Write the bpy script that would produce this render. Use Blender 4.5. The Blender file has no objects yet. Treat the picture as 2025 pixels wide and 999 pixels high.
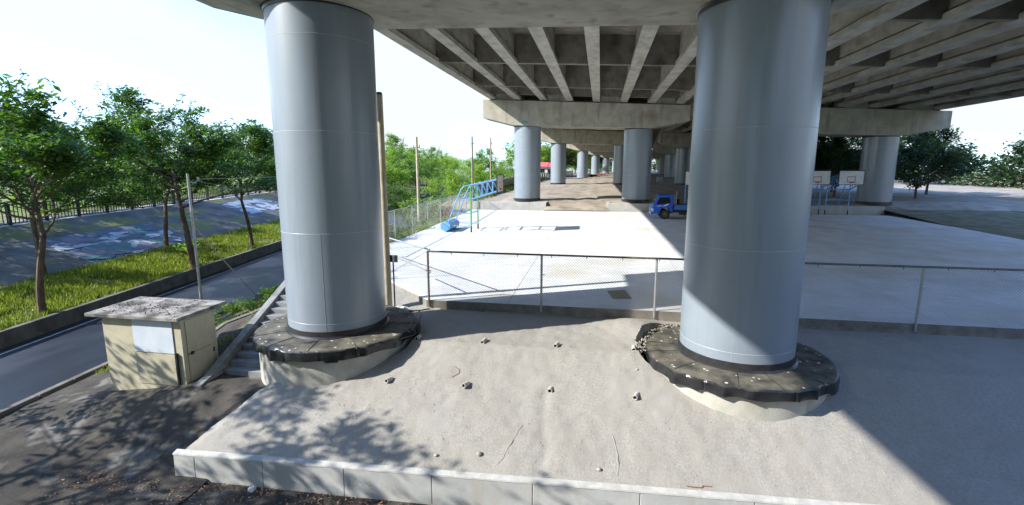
import bpy, bmesh, math, random
from mathutils import Vector, noise, Matrix
R = math.radians
S = bpy.context.scene
COL = S.collection
random.seed(7)

# ---------------------------------------------------------------- camera
cd = bpy.data.cameras.new("camera"); cam = bpy.data.objects.new("camera", cd); COL.objects.link(cam)
cam.location = (0, 0, 3.6)
cam.rotation_euler = (R(90 - 9.57), 0, R(10.22))
cd.sensor_width = 36; cd.lens = 36 * 958 / 2025
cd.clip_start = 0.05; cd.clip_end = 3000
S.camera = cam
# ---------------------------------------------------------------- sky + sun
SUN_EL, SUN_AZ = 32.7, 26.0          # the light travels towards (cos az, sin az)
w = bpy.data.worlds.new("World"); S.world = w; w.use_nodes = True
nt = w.node_tree; N = nt.nodes; LK = nt.links
bg = N["Background"]; bg.inputs[1].default_value = 0.15; SKYK = 1.35
sky = N.new("ShaderNodeTexSky"); sky.sky_type = 'NISHITA'; sky.sun_disc = False
sky.sun_elevation = R(SUN_EL); sky.sun_rotation = R(244); sky.air_density = 1.0; sky.dust_density = .8; sky.ozone_density = 4.0
tc = N.new("ShaderNodeTexCoord"); mp = N.new("ShaderNodeMapping"); mp.inputs['Scale'].default_value = (1, 1, 2.6)
nz = N.new("ShaderNodeTexNoise"); nz.inputs['Scale'].default_value = 2.2; nz.inputs['Detail'].default_value = 6; nz.inputs['Roughness'].default_value = .55
cr = N.new("ShaderNodeValToRGB"); cr.color_ramp.elements[0].position = .30; cr.color_ramp.elements[1].position = .52
mx = N.new("ShaderNodeMix"); mx.data_type = 'RGBA'; mx.inputs['B'].default_value = (3.1, 3.35, 3.55, 1)
LK.new(tc.outputs['Generated'], mp.inputs[0]); LK.new(mp.outputs[0], nz.inputs['Vector']); LK.new(nz.outputs['Fac'], cr.inputs[0])
sxyz = N.new("ShaderNodeSeparateXYZ"); LK.new(tc.outputs['Generated'], sxyz.inputs[0])
el = N.new("ShaderNodeMapRange"); el.inputs['From Min'].default_value = .34; el.inputs['From Max'].default_value = .75; el.inputs['To Min'].default_value = 1.0; el.inputs['To Max'].default_value = .04; LK.new(sxyz.outputs['Z'], el.inputs['Value'])
cm = N.new("ShaderNodeMath"); cm.operation = 'MULTIPLY'; LK.new(cr.outputs[0], cm.inputs[0]); LK.new(el.outputs[0], cm.inputs[1])
LK.new(cm.outputs[0], mx.inputs['Factor']); sg = N.new("ShaderNodeMix"); sg.data_type = 'RGBA'; sg.blend_type = 'MULTIPLY'; sg.inputs['Factor'].default_value = 1; sg.inputs['B'].default_value = (1.0 * SKYK, 1.35 * SKYK, 1.75 * SKYK, 1)
LK.new(sky.outputs[0], sg.inputs['A']); LK.new(sg.outputs['Result'], mx.inputs['A']); LK.new(mx.outputs['Result'], bg.inputs[0])
sd = bpy.data.lights.new("sun", 'SUN'); sd.energy = 4.6; sd.angle = R(0.53); sd.color = (1, .955, .88)
so = bpy.data.objects.new("sun", sd); COL.objects.link(so)
ld = Vector((math.cos(R(SUN_AZ)) * math.cos(R(SUN_EL)), math.sin(R(SUN_AZ)) * math.cos(R(SUN_EL)), -math.sin(R(SUN_EL))))
so.rotation_euler = ld.to_track_quat('-Z', 'Y').to_euler()
S.view_settings.view_transform = 'Standard'; S.view_settings.look = 'None'
S.view_settings.exposure = 1.05; S.view_settings.gamma = 1.0
S.cycles.max_bounces = 8; S.cycles.diffuse_bounces = 5; S.cycles.use_denoising = True

# ---------------------------------------------------------------- materials
def mat(name, c1, c2=None, scale=3.0, rough=.8, bump=0, bscale=30, metal=0, c3=None, s3=1.0, f3=(.55, .7), streak=None, spec=.5, stretch=(1, 1, 1), ramp=(.35, .65)):
    m = bpy.data.materials.new(name); m.use_nodes = True
    n = m.node_tree.nodes; l = m.node_tree.links; p = n['Principled BSDF']
    p.inputs['Roughness'].default_value = rough; p.inputs['Metallic'].default_value = metal
    p.inputs['Specular IOR Level'].default_value = spec
    tc = n.new('ShaderNodeTexCoord'); mp = n.new('ShaderNodeMapping'); l.new(tc.outputs['Object'], mp.inputs[0]); mp.inputs['Scale'].default_value = stretch
    if c2 is None: p.inputs['Base Color'].default_value = (*c1, 1)
    else:
        t = n.new('ShaderNodeTexNoise'); t.inputs['Scale'].default_value = scale; t.inputs['Detail'].default_value = 8; t.inputs['Roughness'].default_value = .6
        l.new(mp.outputs[0], t.inputs['Vector'])
        r = n.new('ShaderNodeValToRGB'); r.color_ramp.elements[0].position = ramp[0]; r.color_ramp.elements[1].position = ramp[1]
        r.color_ramp.elements[0].color = (*c1, 1); r.color_ramp.elements[1].color = (*c2, 1)
        l.new(t.outputs['Fac'], r.inputs[0]); out = r.outputs[0]
        if c3 is not None:
            t2 = n.new('ShaderNodeTexNoise'); t2.inputs['Scale'].default_value = s3; t2.inputs['Detail'].default_value = 5
            l.new(mp.outputs[0], t2.inputs['Vector'])
            r2 = n.new('ShaderNodeValToRGB'); r2.color_ramp.elements[0].position = f3[0]; r2.color_ramp.elements[1].position = f3[1]
            l.new(t2.outputs['Fac'], r2.inputs[0])
            x = n.new('ShaderNodeMix'); x.data_type = 'RGBA'; l.new(r2.outputs[0], x.inputs['Factor']); l.new(out, x.inputs['A']); x.inputs['B'].default_value = (*c3, 1)
            out = x.outputs['Result']
        if streak is not None:   # (colour, scale-vector)
            mp3 = n.new('ShaderNodeMapping'); l.new(tc.outputs['Object'], mp3.inputs[0]); mp3.inputs['Scale'].default_value = streak[1]
            t3 = n.new('ShaderNodeTexNoise'); t3.inputs['Scale'].default_value = 1; t3.inputs['Detail'].default_value = 4; l.new(mp3.outputs[0], t3.inputs['Vector'])
            r3 = n.new('ShaderNodeValToRGB'); r3.color_ramp.elements[0].position = .55; r3.color_ramp.elements[1].position = .72
            l.new(t3.outputs['Fac'], r3.inputs[0])
            x = n.new('ShaderNodeMix'); x.data_type = 'RGBA'; l.new(r3.outputs[0], x.inputs['Factor']); l.new(out, x.inputs['A']); x.inputs['B'].default_value = (*streak[0], 1)
            out = x.outputs['Result']
        l.new(out, p.inputs['Base Color'])
    if bump:
        tb = n.new('ShaderNodeTexNoise'); tb.inputs['Scale'].default_value = bscale; tb.inputs['Detail'].default_value = 6; l.new(mp.outputs[0], tb.inputs['Vector'])
        b = n.new('ShaderNodeBump'); b.inputs['Strength'].default_value = bump; b.inputs['Distance'].default_value = .02
        l.new(tb.outputs['Fac'], b.inputs['Height']); l.new(b.outputs[0], p.inputs['Normal'])
    return m

def leafmat(name, ca, cb, tr=.35):
    m = bpy.data.materials.new(name); m.use_nodes = True
    n = m.node_tree.nodes; l = m.node_tree.links; p = n['Principled BSDF']; o = n['Material Output']
    p.inputs['Roughness'].default_value = .45; p.inputs['Specular IOR Level'].default_value = .35
    g = n.new('ShaderNodeNewGeometry'); r = n.new('ShaderNodeValToRGB')
    r.color_ramp.elements[0].color = (*ca, 1); r.color_ramp.elements[1].color = (*cb, 1)
    l.new(g.outputs['Random Per Island'], r.inputs[0]); l.new(r.outputs[0], p.inputs['Base Color'])
    t = n.new('ShaderNodeBsdfTranslucent'); h = n.new('ShaderNodeMix'); h.data_type = 'RGBA'; h.blend_type = 'MULTIPLY'; h.inputs['Factor'].default_value = 1
    h.inputs['B'].default_value = (1.6, 1.9, .7, 1); l.new(r.outputs[0], h.inputs['A']); l.new(h.outputs['Result'], t.inputs[0])
    ms = n.new('ShaderNodeMixShader'); ms.inputs[0].default_value = tr
    l.new(p.outputs[0], ms.inputs[1]); l.new(t.outputs[0], ms.inputs[2]); l.new(ms.outputs[0], o.inputs[0])
    return m

M = {}
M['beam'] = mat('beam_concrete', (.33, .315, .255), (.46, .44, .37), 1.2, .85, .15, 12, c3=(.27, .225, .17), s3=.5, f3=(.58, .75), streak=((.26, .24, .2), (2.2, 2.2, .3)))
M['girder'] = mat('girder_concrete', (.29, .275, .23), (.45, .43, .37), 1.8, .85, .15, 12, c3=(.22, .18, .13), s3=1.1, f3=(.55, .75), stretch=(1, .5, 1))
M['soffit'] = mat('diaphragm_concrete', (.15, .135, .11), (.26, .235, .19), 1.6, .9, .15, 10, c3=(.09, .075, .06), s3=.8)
def steel_mat():
    m = mat('painted_steel_jacket', (.215, .258, .305), (.235, .28, .325), .8, .34, .05, 3, spec=.9, c3=(.19, .225, .26), s3=2.2, f3=(.66, .8), streak=((.198, .235, .278), (5, 5, .25)))
    p = m.node_tree.nodes['Principled BSDF']; p.inputs['Coat Weight'].default_value = .22; p.inputs['Coat Roughness'].default_value = .24; p.inputs['Coat IOR'].default_value = 1.6
    return m
M['steel'] = steel_mat()
M['seam'] = mat('weld_seam_paint', (.34, .38, .42), rough=.35)
M['black'] = mat('black_sealant', (.015, .016, .018), (.03, .03, .032), 6, .35)
M['drum'] = mat('pile_cap_concrete', (.34, .33, .285), (.43, .42, .37), 3, .85, .3, 20, c3=(.30, .27, .21), s3=1.2, f3=(.5, .75), streak=((.29, .27, .215), (2.5, 2.5, 1.2)))
# rubber sheet: dusty on top, with pale spots
def membrane():
    m = mat('black_rubber_sheet', (.010, .011, .013), (.022, .023, .025), 5, .28, .1, 8)
    n = m.node_tree.nodes; l = m.node_tree.links; p = n['Principled BSDF']
    src = p.inputs['Base Color'].links[0].from_socket
    g = n.new('ShaderNodeNewGeometry'); sp = n.new('ShaderNodeSeparateXYZ'); l.new(g.outputs['Normal'], sp.inputs[0])
    r = n.new('ShaderNodeValToRGB'); r.color_ramp.elements[0].position = .75; r.color_ramp.elements[1].position = .97; l.new(sp.outputs['Z'], r.inputs[0])
    tc = n.new('ShaderNodeTexCoord'); t = n.new('ShaderNodeTexNoise'); t.inputs['Scale'].default_value = 2.3; t.inputs['Detail'].default_value = 8; t.inputs['Roughness'].default_value = .65
    l.new(tc.outputs['Object'], t.inputs['Vector'])
    r2 = n.new('ShaderNodeValToRGB'); r2.color_ramp.elements[0].color = (.028, .027, .024, 1); r2.color_ramp.elements[1].color = (.17, .155, .115, 1)
    r2.color_ramp.elements[0].position = .35; r2.color_ramp.elements[1].position = .7
    l.new(t.outputs['Fac'], r2.inputs[0])
    v = n.new('ShaderNodeTexVoronoi'); v.inputs['Scale'].default_value = 5.5; l.new(tc.outputs['Object'], v.inputs['Vector'])
    tt = n.new('ShaderNodeTexNoise'); tt.inputs['Scale'].default_value = 3; l.new(tc.outputs['Object'], tt.inputs['Vector'])
    ml = n.new('ShaderNodeMath'); ml.operation = 'MULTIPLY_ADD'; l.new(tt.outputs['Fac'], ml.inputs[0]); ml.inputs[1].default_value = -.6; l.new(v.outputs['Distance'], ml.inputs[2])
    r3 = n.new('ShaderNodeValToRGB'); r3.color_ramp.elements[0].position = 0.0; r3.color_ramp.elements[1].position = .012
    r3.color_ramp.elements[0].color = (1, 1, 1, 1); r3.color_ramp.elements[1].color = (0, 0, 0, 1)
    ad = n.new('ShaderNodeMath'); ad.operation = 'ADD'; ad.inputs[1].default_value = .17; l.new(ml.outputs[0], ad.inputs[0]); l.new(ad.outputs[0], r3.inputs[0])
    x1 = n.new('ShaderNodeMix'); x1.data_type = 'RGBA'; l.new(r3.outputs[0], x1.inputs['Factor']); l.new(r2.outputs[0], x1.inputs['A']); x1.inputs['B'].default_value = (.5, .48, .42, 1)
    x2 = n.new('ShaderNodeMix'); x2.data_type = 'RGBA'; l.new(r.outputs[0], x2.inputs['Factor']); l.new(src, x2.inputs['A']); l.new(x1.outputs['Result'], x2.inputs['B'])
    l.new(x2.outputs['Result'], p.inputs['Base Color'])
    rr = n.new('ShaderNodeMapRange'); rr.inputs['To Min'].default_value = .24; rr.inputs['To Max'].default_value = .75; l.new(r.outputs[0], rr.inputs['Value']); l.new(rr.outputs[0], p.inputs['Roughness'])
    return m
M['rubber'] = membrane()
M['shotcrete'] = mat('sprayed_concrete', (.235, .225, .20), (.335, .323, .294), 20, .95, .5, 34, c3=(.268, .25, .22), s3=1.1, f3=(.4, .8), streak=((.305, .295, .27), (1.0, .6, .6)), ramp=(.3, .7))
M['wall'] = mat('retaining_wall_concrete', (.36, .37, .365), (.46, .465, .45), 1.5, .85, .15, 25, c3=(.40, .39, .35), s3=1.3, f3=(.6, .8), streak=((.38, .36, .31), (2.5, 2.5, .4)))
M['coping'] = mat('wall_coping', (.34, .34, .325), (.46, .455, .43), 5, .85, .3, 40)
M['court'] = mat('court_concrete', (.54, .57, .59), (.68, .70, .71), .9, .8, .1, 30, c3=(.52, .49, .42), s3=.35, f3=(.5, .75))
M['slabedge'] = mat('slab_edge_concrete', (.15, .135, .11), (.27, .25, .21), 3, .9, .4, 25)
M['joint'] = mat('joint_seal', (.28, .28, .27), (.36, .35, .33), 8, .8)
M['sand'] = mat('sandy_ground', (.24, .205, .16), (.36, .315, .255), .35, .95, .5, 6, c3=(.17, .14, .105), s3=.9, f3=(.5, .72), streak=((.38, .33, .265), (.9, .12, .5)))
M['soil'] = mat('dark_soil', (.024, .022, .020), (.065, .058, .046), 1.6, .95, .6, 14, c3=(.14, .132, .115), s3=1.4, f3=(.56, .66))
M['verge'] = mat('verge_ground', (.07, .085, .03), (.22, .18, .11), 1.2, .95, .5, 10, c3=(.06, .10, .03), s3=.6)
M['asphalt'] = mat('asphalt', (.016, .020, .030), (.028, .034, .048), .7, .42, .3, 60, c3=(.05, .056, .068), s3=.35, f3=(.5, .7), stretch=(1, .35, 1))
M['yard'] = mat('yard_asphalt', (.018, .018, .02), (.04, .038, .036), 2.5, .8, .4, 50, c3=(.09, .075, .06), s3=1.2)
M['kerb'] = mat('kerb_concrete', (.10, .095, .085), (.20, .19, .165), 1.8, .9, .3, 15)
M['line'] = mat('road_paint', (.55, .52, .45), (.38, .36, .3), 4, .7)
M['grass'] = leafmat('grass_blades', (.08, .12, .015), (.30, .32, .07), .3)
M['grassbase'] = mat('grass_ground', (.07, .10, .02), (.17, .20, .05), 1.5, .95, .5, 12, c3=(.22, .19, .1), s3=.6, f3=(.5, .7))
M['levee'] = mat('levee_concrete', (.06, .056, .05), (.14, .13, .11), .8, .9, .3, 8, c3=(.13, .14, .04), s3=.35, f3=(.5, .62))
M['bark'] = mat('tree_bark', (.09, .06, .04), (.17, .12, .08), 9, .95, .7, 20, stretch=(1, 1, .25))
M['leafA'] = leafmat('feathery_leaves', (.03, .075, .016), (.11, .19, .04))
M['leafB'] = leafmat('bright_leaves', (.10, .19, .025), (.34, .42, .09), .45)
M['leafC'] = leafmat('mid_leaves', (.07, .15, .03), (.22, .32, .08), .42)
M['leafD'] = leafmat('dark_leaves', (.015, .035, .012), (.05, .085, .025))
M['leafR'] = leafmat('dark_red_leaves', (.05, .008, .012), (.13, .03, .03))
M['leafF'] = leafmat('red_blossom', (.45, .03, .02), (.6, .12, .06), .2)
M['galv'] = mat('galvanised_steel', (.38, .39, .39), (.5, .5, .5), 5, .45, metal=.6)
M['rail'] = mat('weathered_steel_rail', (.10, .095, .09), (.2, .17, .13), 8, .6, metal=.4)
M['wire'] = mat('fence_wire', (.26, .25, .22), rough=.6, metal=.4)
M['wirel'] = mat('side_fence_wire', (.42, .42, .38), rough=.6, metal=.3)
M['polec'] = mat('concrete_pole', (.42, .36, .24), (.55, .49, .36), 3, .8, .2, 20, streak=((.30, .18, .08), (8, 8, .8)))
M['wood'] = mat('weathered_wood_pole', (.22, .17, .11), (.34, .28, .2), 6, .9, .3, 30, stretch=(1, 1, .15))
M['blue'] = mat('hoop_blue_paint', (.10, .30, .58), (.16, .38, .66), 4, .45)
M['green'] = mat('hoop_green_paint', (.05, .28, .07), (.09, .36, .1), 4, .45)
M['board'] = mat('hoop_board', (.50, .45, .38), (.60, .55, .48), 3, .6, streak=((.3, .15, .08), (6, 6, 1)))
M['boardw'] = mat('hoop_board_white', (.62, .64, .64), (.72, .73, .72), 3, .5)
M['redp'] = mat('red_paint', (.45, .05, .04), rough=.5)
M['dark'] = mat('dark_metal', (.02, .02, .022), rough=.5)
M['truckblue'] = mat('truck_blue_paint', (.016, .10, .55), (.02, .115, .6), 3, .25, spec=.6)
M['bedblue'] = mat('truck_bed_blue', (.04, .14, .45), (.07, .18, .5), 5, .5)
M['glass'] = mat('dark_glass', (.012, .016, .018), rough=.06, spec=.8)
M['white'] = mat('white_paint', (.75, .75, .73), rough=.5)
M['tyre'] = mat('tyre_rubber', (.014, .014, .014), (.03, .028, .026), 12, .8)
M['lamp'] = mat('headlight_lens', (.7, .72, .7), rough=.15)
M['amber'] = mat('amber_lens', (.6, .22, .03), rough=.2)
M['shed'] = mat('shed_cream_paint', (.40, .365, .255), (.50, .46, .335), 1.8, .7, .1, 15, c3=(.32, .28, .18), s3=1.6, f3=(.6, .8))
M['shedg'] = mat('shed_grey_render', (.26, .27, .26), (.38, .38, .35), 2.5, .85, .2, 20)
M['shedb'] = mat('shed_pale_panel', (.50, .56, .62), (.6, .65, .7), 2, .5)
M['litterroof'] = mat('stained_roof_slab', (.12, .11, .10), (.36, .34, .30), 3, .9, .5, 25, c3=(.07, .065, .06), s3=2, f3=(.5, .62))
M['stair'] = mat('stair_concrete', (.15, .16, .165), (.26, .265, .265), 3, .85, .25, 25)
M['sign'] = mat('green_plate', (.02, .25, .16), rough=.5)
M['plas'] = mat('plastic_bag', (.6, .64, .62), (.75, .78, .74), 8, .35)
M['ply'] = mat('plywood', (.22, .18, .10), (.30, .25, .15), 4, .85)
M['tile'] = mat('red_roof_sheet', (.45, .07, .08), (.58, .14, .13), 2, .6)
M['pale'] = mat('pale_render', (.5, .49, .46), (.62, .6, .56), 1, .8)
M['pipe'] = mat('weep_pipe_plastic', (.40, .38, .34), (.5, .48, .43), 12, .6)
M['pipeshade'] = mat('pipe_inner_shade', (.006, .006, .006), rough=.9)  # near-black colour standing for the shade inside the pipes
M['stone'] = mat('stone', (.26, .24, .2), (.42, .39, .33), 9, .9, .4, 30)
M['leaflitter'] = leafmat('dry_leaves', (.13, .05, .025), (.42, .24, .13), .1)
M['rust'] = mat('rusty_rod', (.25, .09, .04), rough=.9)

# ---------------------------------------------------------------- helpers
def tag(o, label=None, cat=None, group=None, kind=None):
    if label: o['label'] = label
    if cat: o['category'] = cat
    if group: o['group'] = group
    if kind: o['kind'] = kind
    return o
def empty(name, loc, label, cat, group=None, rz=0):
    o = bpy.data.objects.new(name, None); COL.objects.link(o); o.location = loc; o.rotation_euler = (0, 0, rz)
    return tag(o, label, cat, group)
def copy_tree(o, parent=None):
    c = o.copy(); COL.objects.link(c)
    if parent: c.parent = parent
    for ch in list(o.children): copy_tree(ch, c)
    return c
class MB:
    def __init__(s): s.v = []; s.f = []; s.mi = []; s.m = 0
    def mesh(s, vs, fs):
        b = len(s.v); s.v += [tuple(v) for v in vs]; s.f += [tuple(i + b for i in f) for f in fs]; s.mi += [s.m] * len(fs); return s
    def hexa(s, p): return s.mesh(p, [(0, 3, 2, 1), (4, 5, 6, 7), (0, 1, 5, 4), (1, 2, 6, 5), (2, 3, 7, 6), (3, 0, 4, 7)])
    def box(s, x0, x1, y0, y1, z0, z1): return s.hexa([(x0, y0, z0), (x1, y0, z0), (x1, y1, z0), (x0, y1, z0), (x0, y0, z1), (x1, y0, z1), (x1, y1, z1), (x0, y1, z1)])
    def tube(s, a, b, r0, r1=None, n=8, caps=True):
        a = Vector(a); b = Vector(b); r1 = r0 if r1 is None else r1; d = (b - a)
        if d.length < 1e-6: return s
        d.normalize(); u = d.orthogonal().normalized(); w_ = d.cross(u)
        vs = []
        for p, r in ((a, r0), (b, r1)):
            for i in range(n):
                t = 2 * math.pi * i / n; vs.append(p + (u * math.cos(t) + w_ * math.sin(t)) * r)
        fs = [(i, (i + 1) % n, n + (i + 1) % n, n + i) for i in range(n)]
        if caps: fs += [tuple(range(n - 1, -1, -1)), tuple(range(n, 2 * n))]
        return s.mesh(vs, fs)
    def path(s, pts, r, n=8):
        for a, b in zip(pts, pts[1:]): s.tube(a, b, r, n=n)
        return s
    def lathe(s, prof, c=(0, 0), n=64, close=False):
        vs = []; fs = []
        for (r, z) in prof:
            for i in range(n):
                t = 2 * math.pi * i / n; vs.append((c[0] + r * math.cos(t), c[1] + r * math.sin(t), z))
        for k in range(len(prof) - 1):
            for i in range(n):
                j = (i + 1) % n; fs.append((k * n + i, k * n + j, (k + 1) * n + j, (k + 1) * n + i))
        return s.mesh(vs, fs)
    def prism(s, poly, axis, a, b):
        """poly: 2D points; axis 'x','y','z' = extrusion axis"""
        def P(u, v, t): return (t, u, v) if axis == 'x' else (u, t, v) if axis == 'y' else (u, v, t)
        n = len(poly); vs = [P(u, v, a) for u, v in poly] + [P(u, v, b) for u, v in poly]
        return s.mesh(vs, [tuple(range(n)), tuple(range(2 * n - 1, n - 1, -1))] + [(i, i + n, (i + 1) % n + n, (i + 1) % n) for i in range(n)])
    def build(s, name, m, parent=None, smooth=False, bevel=0):
        me = bpy.data.meshes.new(name); me.from_pydata(s.v, [], s.f)
        ms = m if isinstance(m, (list, tuple)) else [m]
        for q in ms: me.materials.append(q)
        if len(ms) > 1: me.polygons.foreach_set('material_index', s.mi)
        bm = bmesh.new(); bm.from_mesh(me); bmesh.ops.recalc_face_normals(bm, faces=bm.faces); bm.to_mesh(me); bm.free()
        if smooth:
            for p in me.polygons: p.use_smooth = True
            me.set_sharp_from_angle(angle=R(35))
        me.update()
        o = bpy.data.objects.new(name, me); COL.objects.link(o)
        if parent: o.parent = parent
        if bevel:
            b = o.modifiers.new('bevel', 'BEVEL'); b.width = bevel; b.segments = 2; b.limit_method = 'ANGLE'
        return o
def fast(name, vs, fs, m, parent=None, smooth=False):
    me = bpy.data.meshes.new(name); me.from_pydata(vs, [], fs); me.materials.append(m)
    if smooth:
        for p in me.polygons: p.use_smooth = True
    me.update(); o = bpy.data.objects.new(name, me); COL.objects.link(o)
    if parent: o.parent = parent
    return o
def lerp(a, b, t): return a + (b - a) * t
def interp(tab, x):
    if x <= tab[0][0]: return tab[0][1]
    for (a, va), (b, vb) in zip(tab, tab[1:]):
        if x <= b: return va + (vb - va) * (x - a) / (b - a)
    return tab[-1][1]
def sst(a, b, x):
    t = min(1, max(0, (x - a) / (b - a))); return t * t * (3 - 2 * t)
def nz3(x, y, z=0, s=1): return noise.noise(Vector((x * s, y * s, z * s)))
def frange(a, b, st):
    n = max(1, int(round((b - a) / st))); return [a + (b - a) * i / n for i in range(n + 1)]
def patch(name, xs_of_y, ys, h, m, smooth=True):
    """height field: xs_of_y(y) gives a list of x (same length for every y)"""
    vs = []; nx = len(xs_of_y(ys[0]))
    for y in ys:
        for x in xs_of_y(y): vs.append((x, y, h(x, y)))
    fs = [(j * nx + i, j * nx + i + 1, (j + 1) * nx + i + 1, (j + 1) * nx + i) for j in range(len(ys) - 1) for i in range(nx - 1)]
    return fast(name, vs, fs, m, smooth=smooth)

# ---------------------------------------------------------------- site geometry
PC = {0: (-7.15, 12.1), 1: (3.4, 12.25)}
GP = [(10, -.66), (44, 0.0), (47.4, .66), (48.3, .73), (84.4, 1.36), (120.6, 1.88), (157, 2.32), (193, 2.62), (229, 3.05), (420, 3.2)]
def gsand(x, y):
    g = interp(GP, y)
    return g
def xk(y): return -21.6 - .135 * (y - 21.1)      # kerb wall on the far side of the road
def xn(y): return -15.75 - .09 * (y - 17)         # near edge of the road
def zr(y): return -2.9 + .025 * y
def zs(y):                                          # profile of the sprayed slope
    return -1.57 + .385 * (min(y, 11.9) - 10.2) + .045 * sst(11.7, 13.5, y)
def zc(y): return -.0194 * (44.3 - y)             # court, falling towards the camera
YE = 14.68                                          # near edge of the court slab
def xl(y): return -8.81 + (y - 8.14) * .418         # left edge of the slope
def ywall(x): return 8.14 + .0324 * (x + 8.81)
def edge_z(y):
    if y < 10.7: return lerp(-2.95, -1.85, sst(7.7, 10.4, y))
    return min(zc(y) - .1, -1.85 + .55 * (y - 10.84)) if y > 10.84 else -1.85
def hleft(x, y):
    t = min(1, max(0, (x - xn(y)) / (-10.3 - xn(y))))
    return lerp(zr(y) + .06, edge_z(y), t ** 1.2) + .04 * nz3(x, y, 3, 1.1) + .02 * nz3(x, y, 5, 4)

# big base so that the horizon is never empty
patch('terrain', lambda y: frange(-900, 900, 60), frange(-200, 1500, 60), lambda x, y: -4.2, M['verge'])['kind'] = 'structure'
o = patch('rear_shade_bank', lambda y: frange(-60, 60, 4), frange(-30, -2.5, 1.5), lambda x, y: -3.35 + 5.2 * sst(-2.5, -9, y) + .1 * nz3(x, y, 1, .3), M['grassbase']); tag(o, kind='structure')  # unseen bank added behind the camera to block bounce and darken the columns
# lower yard asphalt in front of the retaining wall
o = patch('yard_pavement', lambda y: frange(-14, 34, .5), frange(-12, 9.4, .5), lambda x, y: -2.95 + .012 * nz3(x, y, 0, .9), M['soil']); tag(o, kind='structure')
# ground between the slope/court and the road
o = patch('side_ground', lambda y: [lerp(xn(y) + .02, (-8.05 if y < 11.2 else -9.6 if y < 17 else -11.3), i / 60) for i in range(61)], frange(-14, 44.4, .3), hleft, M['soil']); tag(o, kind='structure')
o = patch('roadside_ground', lambda y: [lerp(xn(y), -14.4, i / 20) for i in range(21)], frange(44.4, 300, 2.5),
          lambda x, y: lerp(zr(y) + .06, gsand(x, y) - .1, sst(xn(y), -15.2, x)) + .05 * nz3(x, y, 2, .5), M['verge']); tag(o, kind='structure')
# road
rys = frange(-30, 300, 3)
o = patch('road', lambda y: [lerp(xk(y), xn(y), i / 8) for i in range(9)], rys, lambda x, y: zr(y) + .02, M['asphalt']); tag(o, kind='structure')
o = patch('road_edge_marking', lambda y: [xk(y) + .42, xk(y) + .54], rys, lambda x, y: zr(y) + .026, M['line'], False); tag(o, kind='structure')
# near road kerb: low broken blocks
mb = MB()
for y in frange(-6, 60, 1.0)[:-1]:
    if 17.6 < y < 19.4: continue
    y1 = y + .97
    mb.hexa([(xn(y) - .09, y, zr(y) - .1), (xn(y) + .1, y, zr(y) - .1), (xn(y1) + .1, y1, zr(y1) - .1), (xn(y1) - .09, y1, zr(y1) - .1),
             (xn(y) - .09, y, zr(y) + .17), (xn(y) + .1, y, zr(y) + .17), (xn(y1) + .1, y1, zr(y1) + .17), (xn(y1) - .09, y1, zr(y1) + .17)])
tag(mb.build('kerb', M['kerb'], bevel=.015), kind='structure')
# kerb wall on the far side of the road
mb = MB()
for y in frange(-20, 150, 5)[:-1]:
    y1 = y + 5.0
    mb.hexa([(xk(y) - .22, y, zr(y) - .2), (xk(y), y, zr(y) - .2), (xk(y1), y1, zr(y1) - .2), (xk(y1) - .22, y1, zr(y1) - .2),
             (xk(y) - .22, y, zr(y) + .62), (xk(y), y, zr(y) + .62), (xk(y1), y1, zr(y1) + .62), (xk(y1) - .22, y1, zr(y1) + .62)])
tag(mb.build('kerb_wall', M['kerb']), 'long low dark concrete wall between the road and the grass verge', 'wall')
# grass strip, levee slope, crest path, land behind
def hgrass(x, y):
    d = xk(y) - x; return zr(y) + .55 + .4 * sst(0, 5, d) + .05 * nz3(x, y, 1, .8)
gys = frange(-20, 150, 1.5)
o = patch('grass_verge', lambda y: [xk(y) - .2 - 5.2 * i / 14 for i in range(15)], gys, hgrass, M['grassbase']); tag(o, kind='structure')
def hlev(x, y):
    d = xk(y) - x; return zr(y) + .9 + 1.85 * min(1, max(0, (d - 5) / 7))
o = patch('levee_slope', lambda y: [xk(y) - 5 - 7 * i / 4 for i in range(5)], gys, hlev, M['levee'], False); tag(o, kind='structure')
o = patch('levee_path', lambda y: [xk(y) - 12 - 2.5 * i / 2 for i in range(3)], gys, lambda x, y: zr(y) + 2.76, M['coping'], False); tag(o, kind='structure')
o = patch('levee_land', lambda y: [xk(y) - 14.5 - 150 * i / 6 for i in range(7)], frange(-20, 420, 10), lambda x, y: zr(min(y, 200)) + 2.7, M['grassbase']); tag(o, kind='structure')
# land on the right of the court and beyond
o = patch('right_ground', lambda y: frange(23.5, 230, 12), frange(-12, 420, 12), lambda x, y: min(-.05, zc(y) - .06) if y < 45 else gsand(x, y) - .2, M['verge']); tag(o, kind='structure')
# sand behind the court
def hs(x, y):
    g = gsand(x, y)
    if y < 45.75 and not (-5.0 < x < .9): g = -.08
    return g + .05 * nz3(x, y, 0, .35) * sst(44, 50, y) + .025 * nz3(x, y, 4, 1.7) * sst(44.5, 46, y) - .10 * math.exp(-((x + 2.2 + .6 * nz3(0, y, 9, .05)) / .5) ** 2) * sst(45, 50, y) - .08 * math.exp(-((x + .3 + .6 * nz3(0, y, 9, .05)) / .4) ** 2) * sst(45, 50, y)
ys = frange(44.3, 56, .18) + frange(56.4, 110, .7) + frange(112, 420, 5)
o = patch('sandy_ground', lambda y: frange(-14.4, 60, .5), ys, hs, M['sand']); tag(o, kind='structure')

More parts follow.
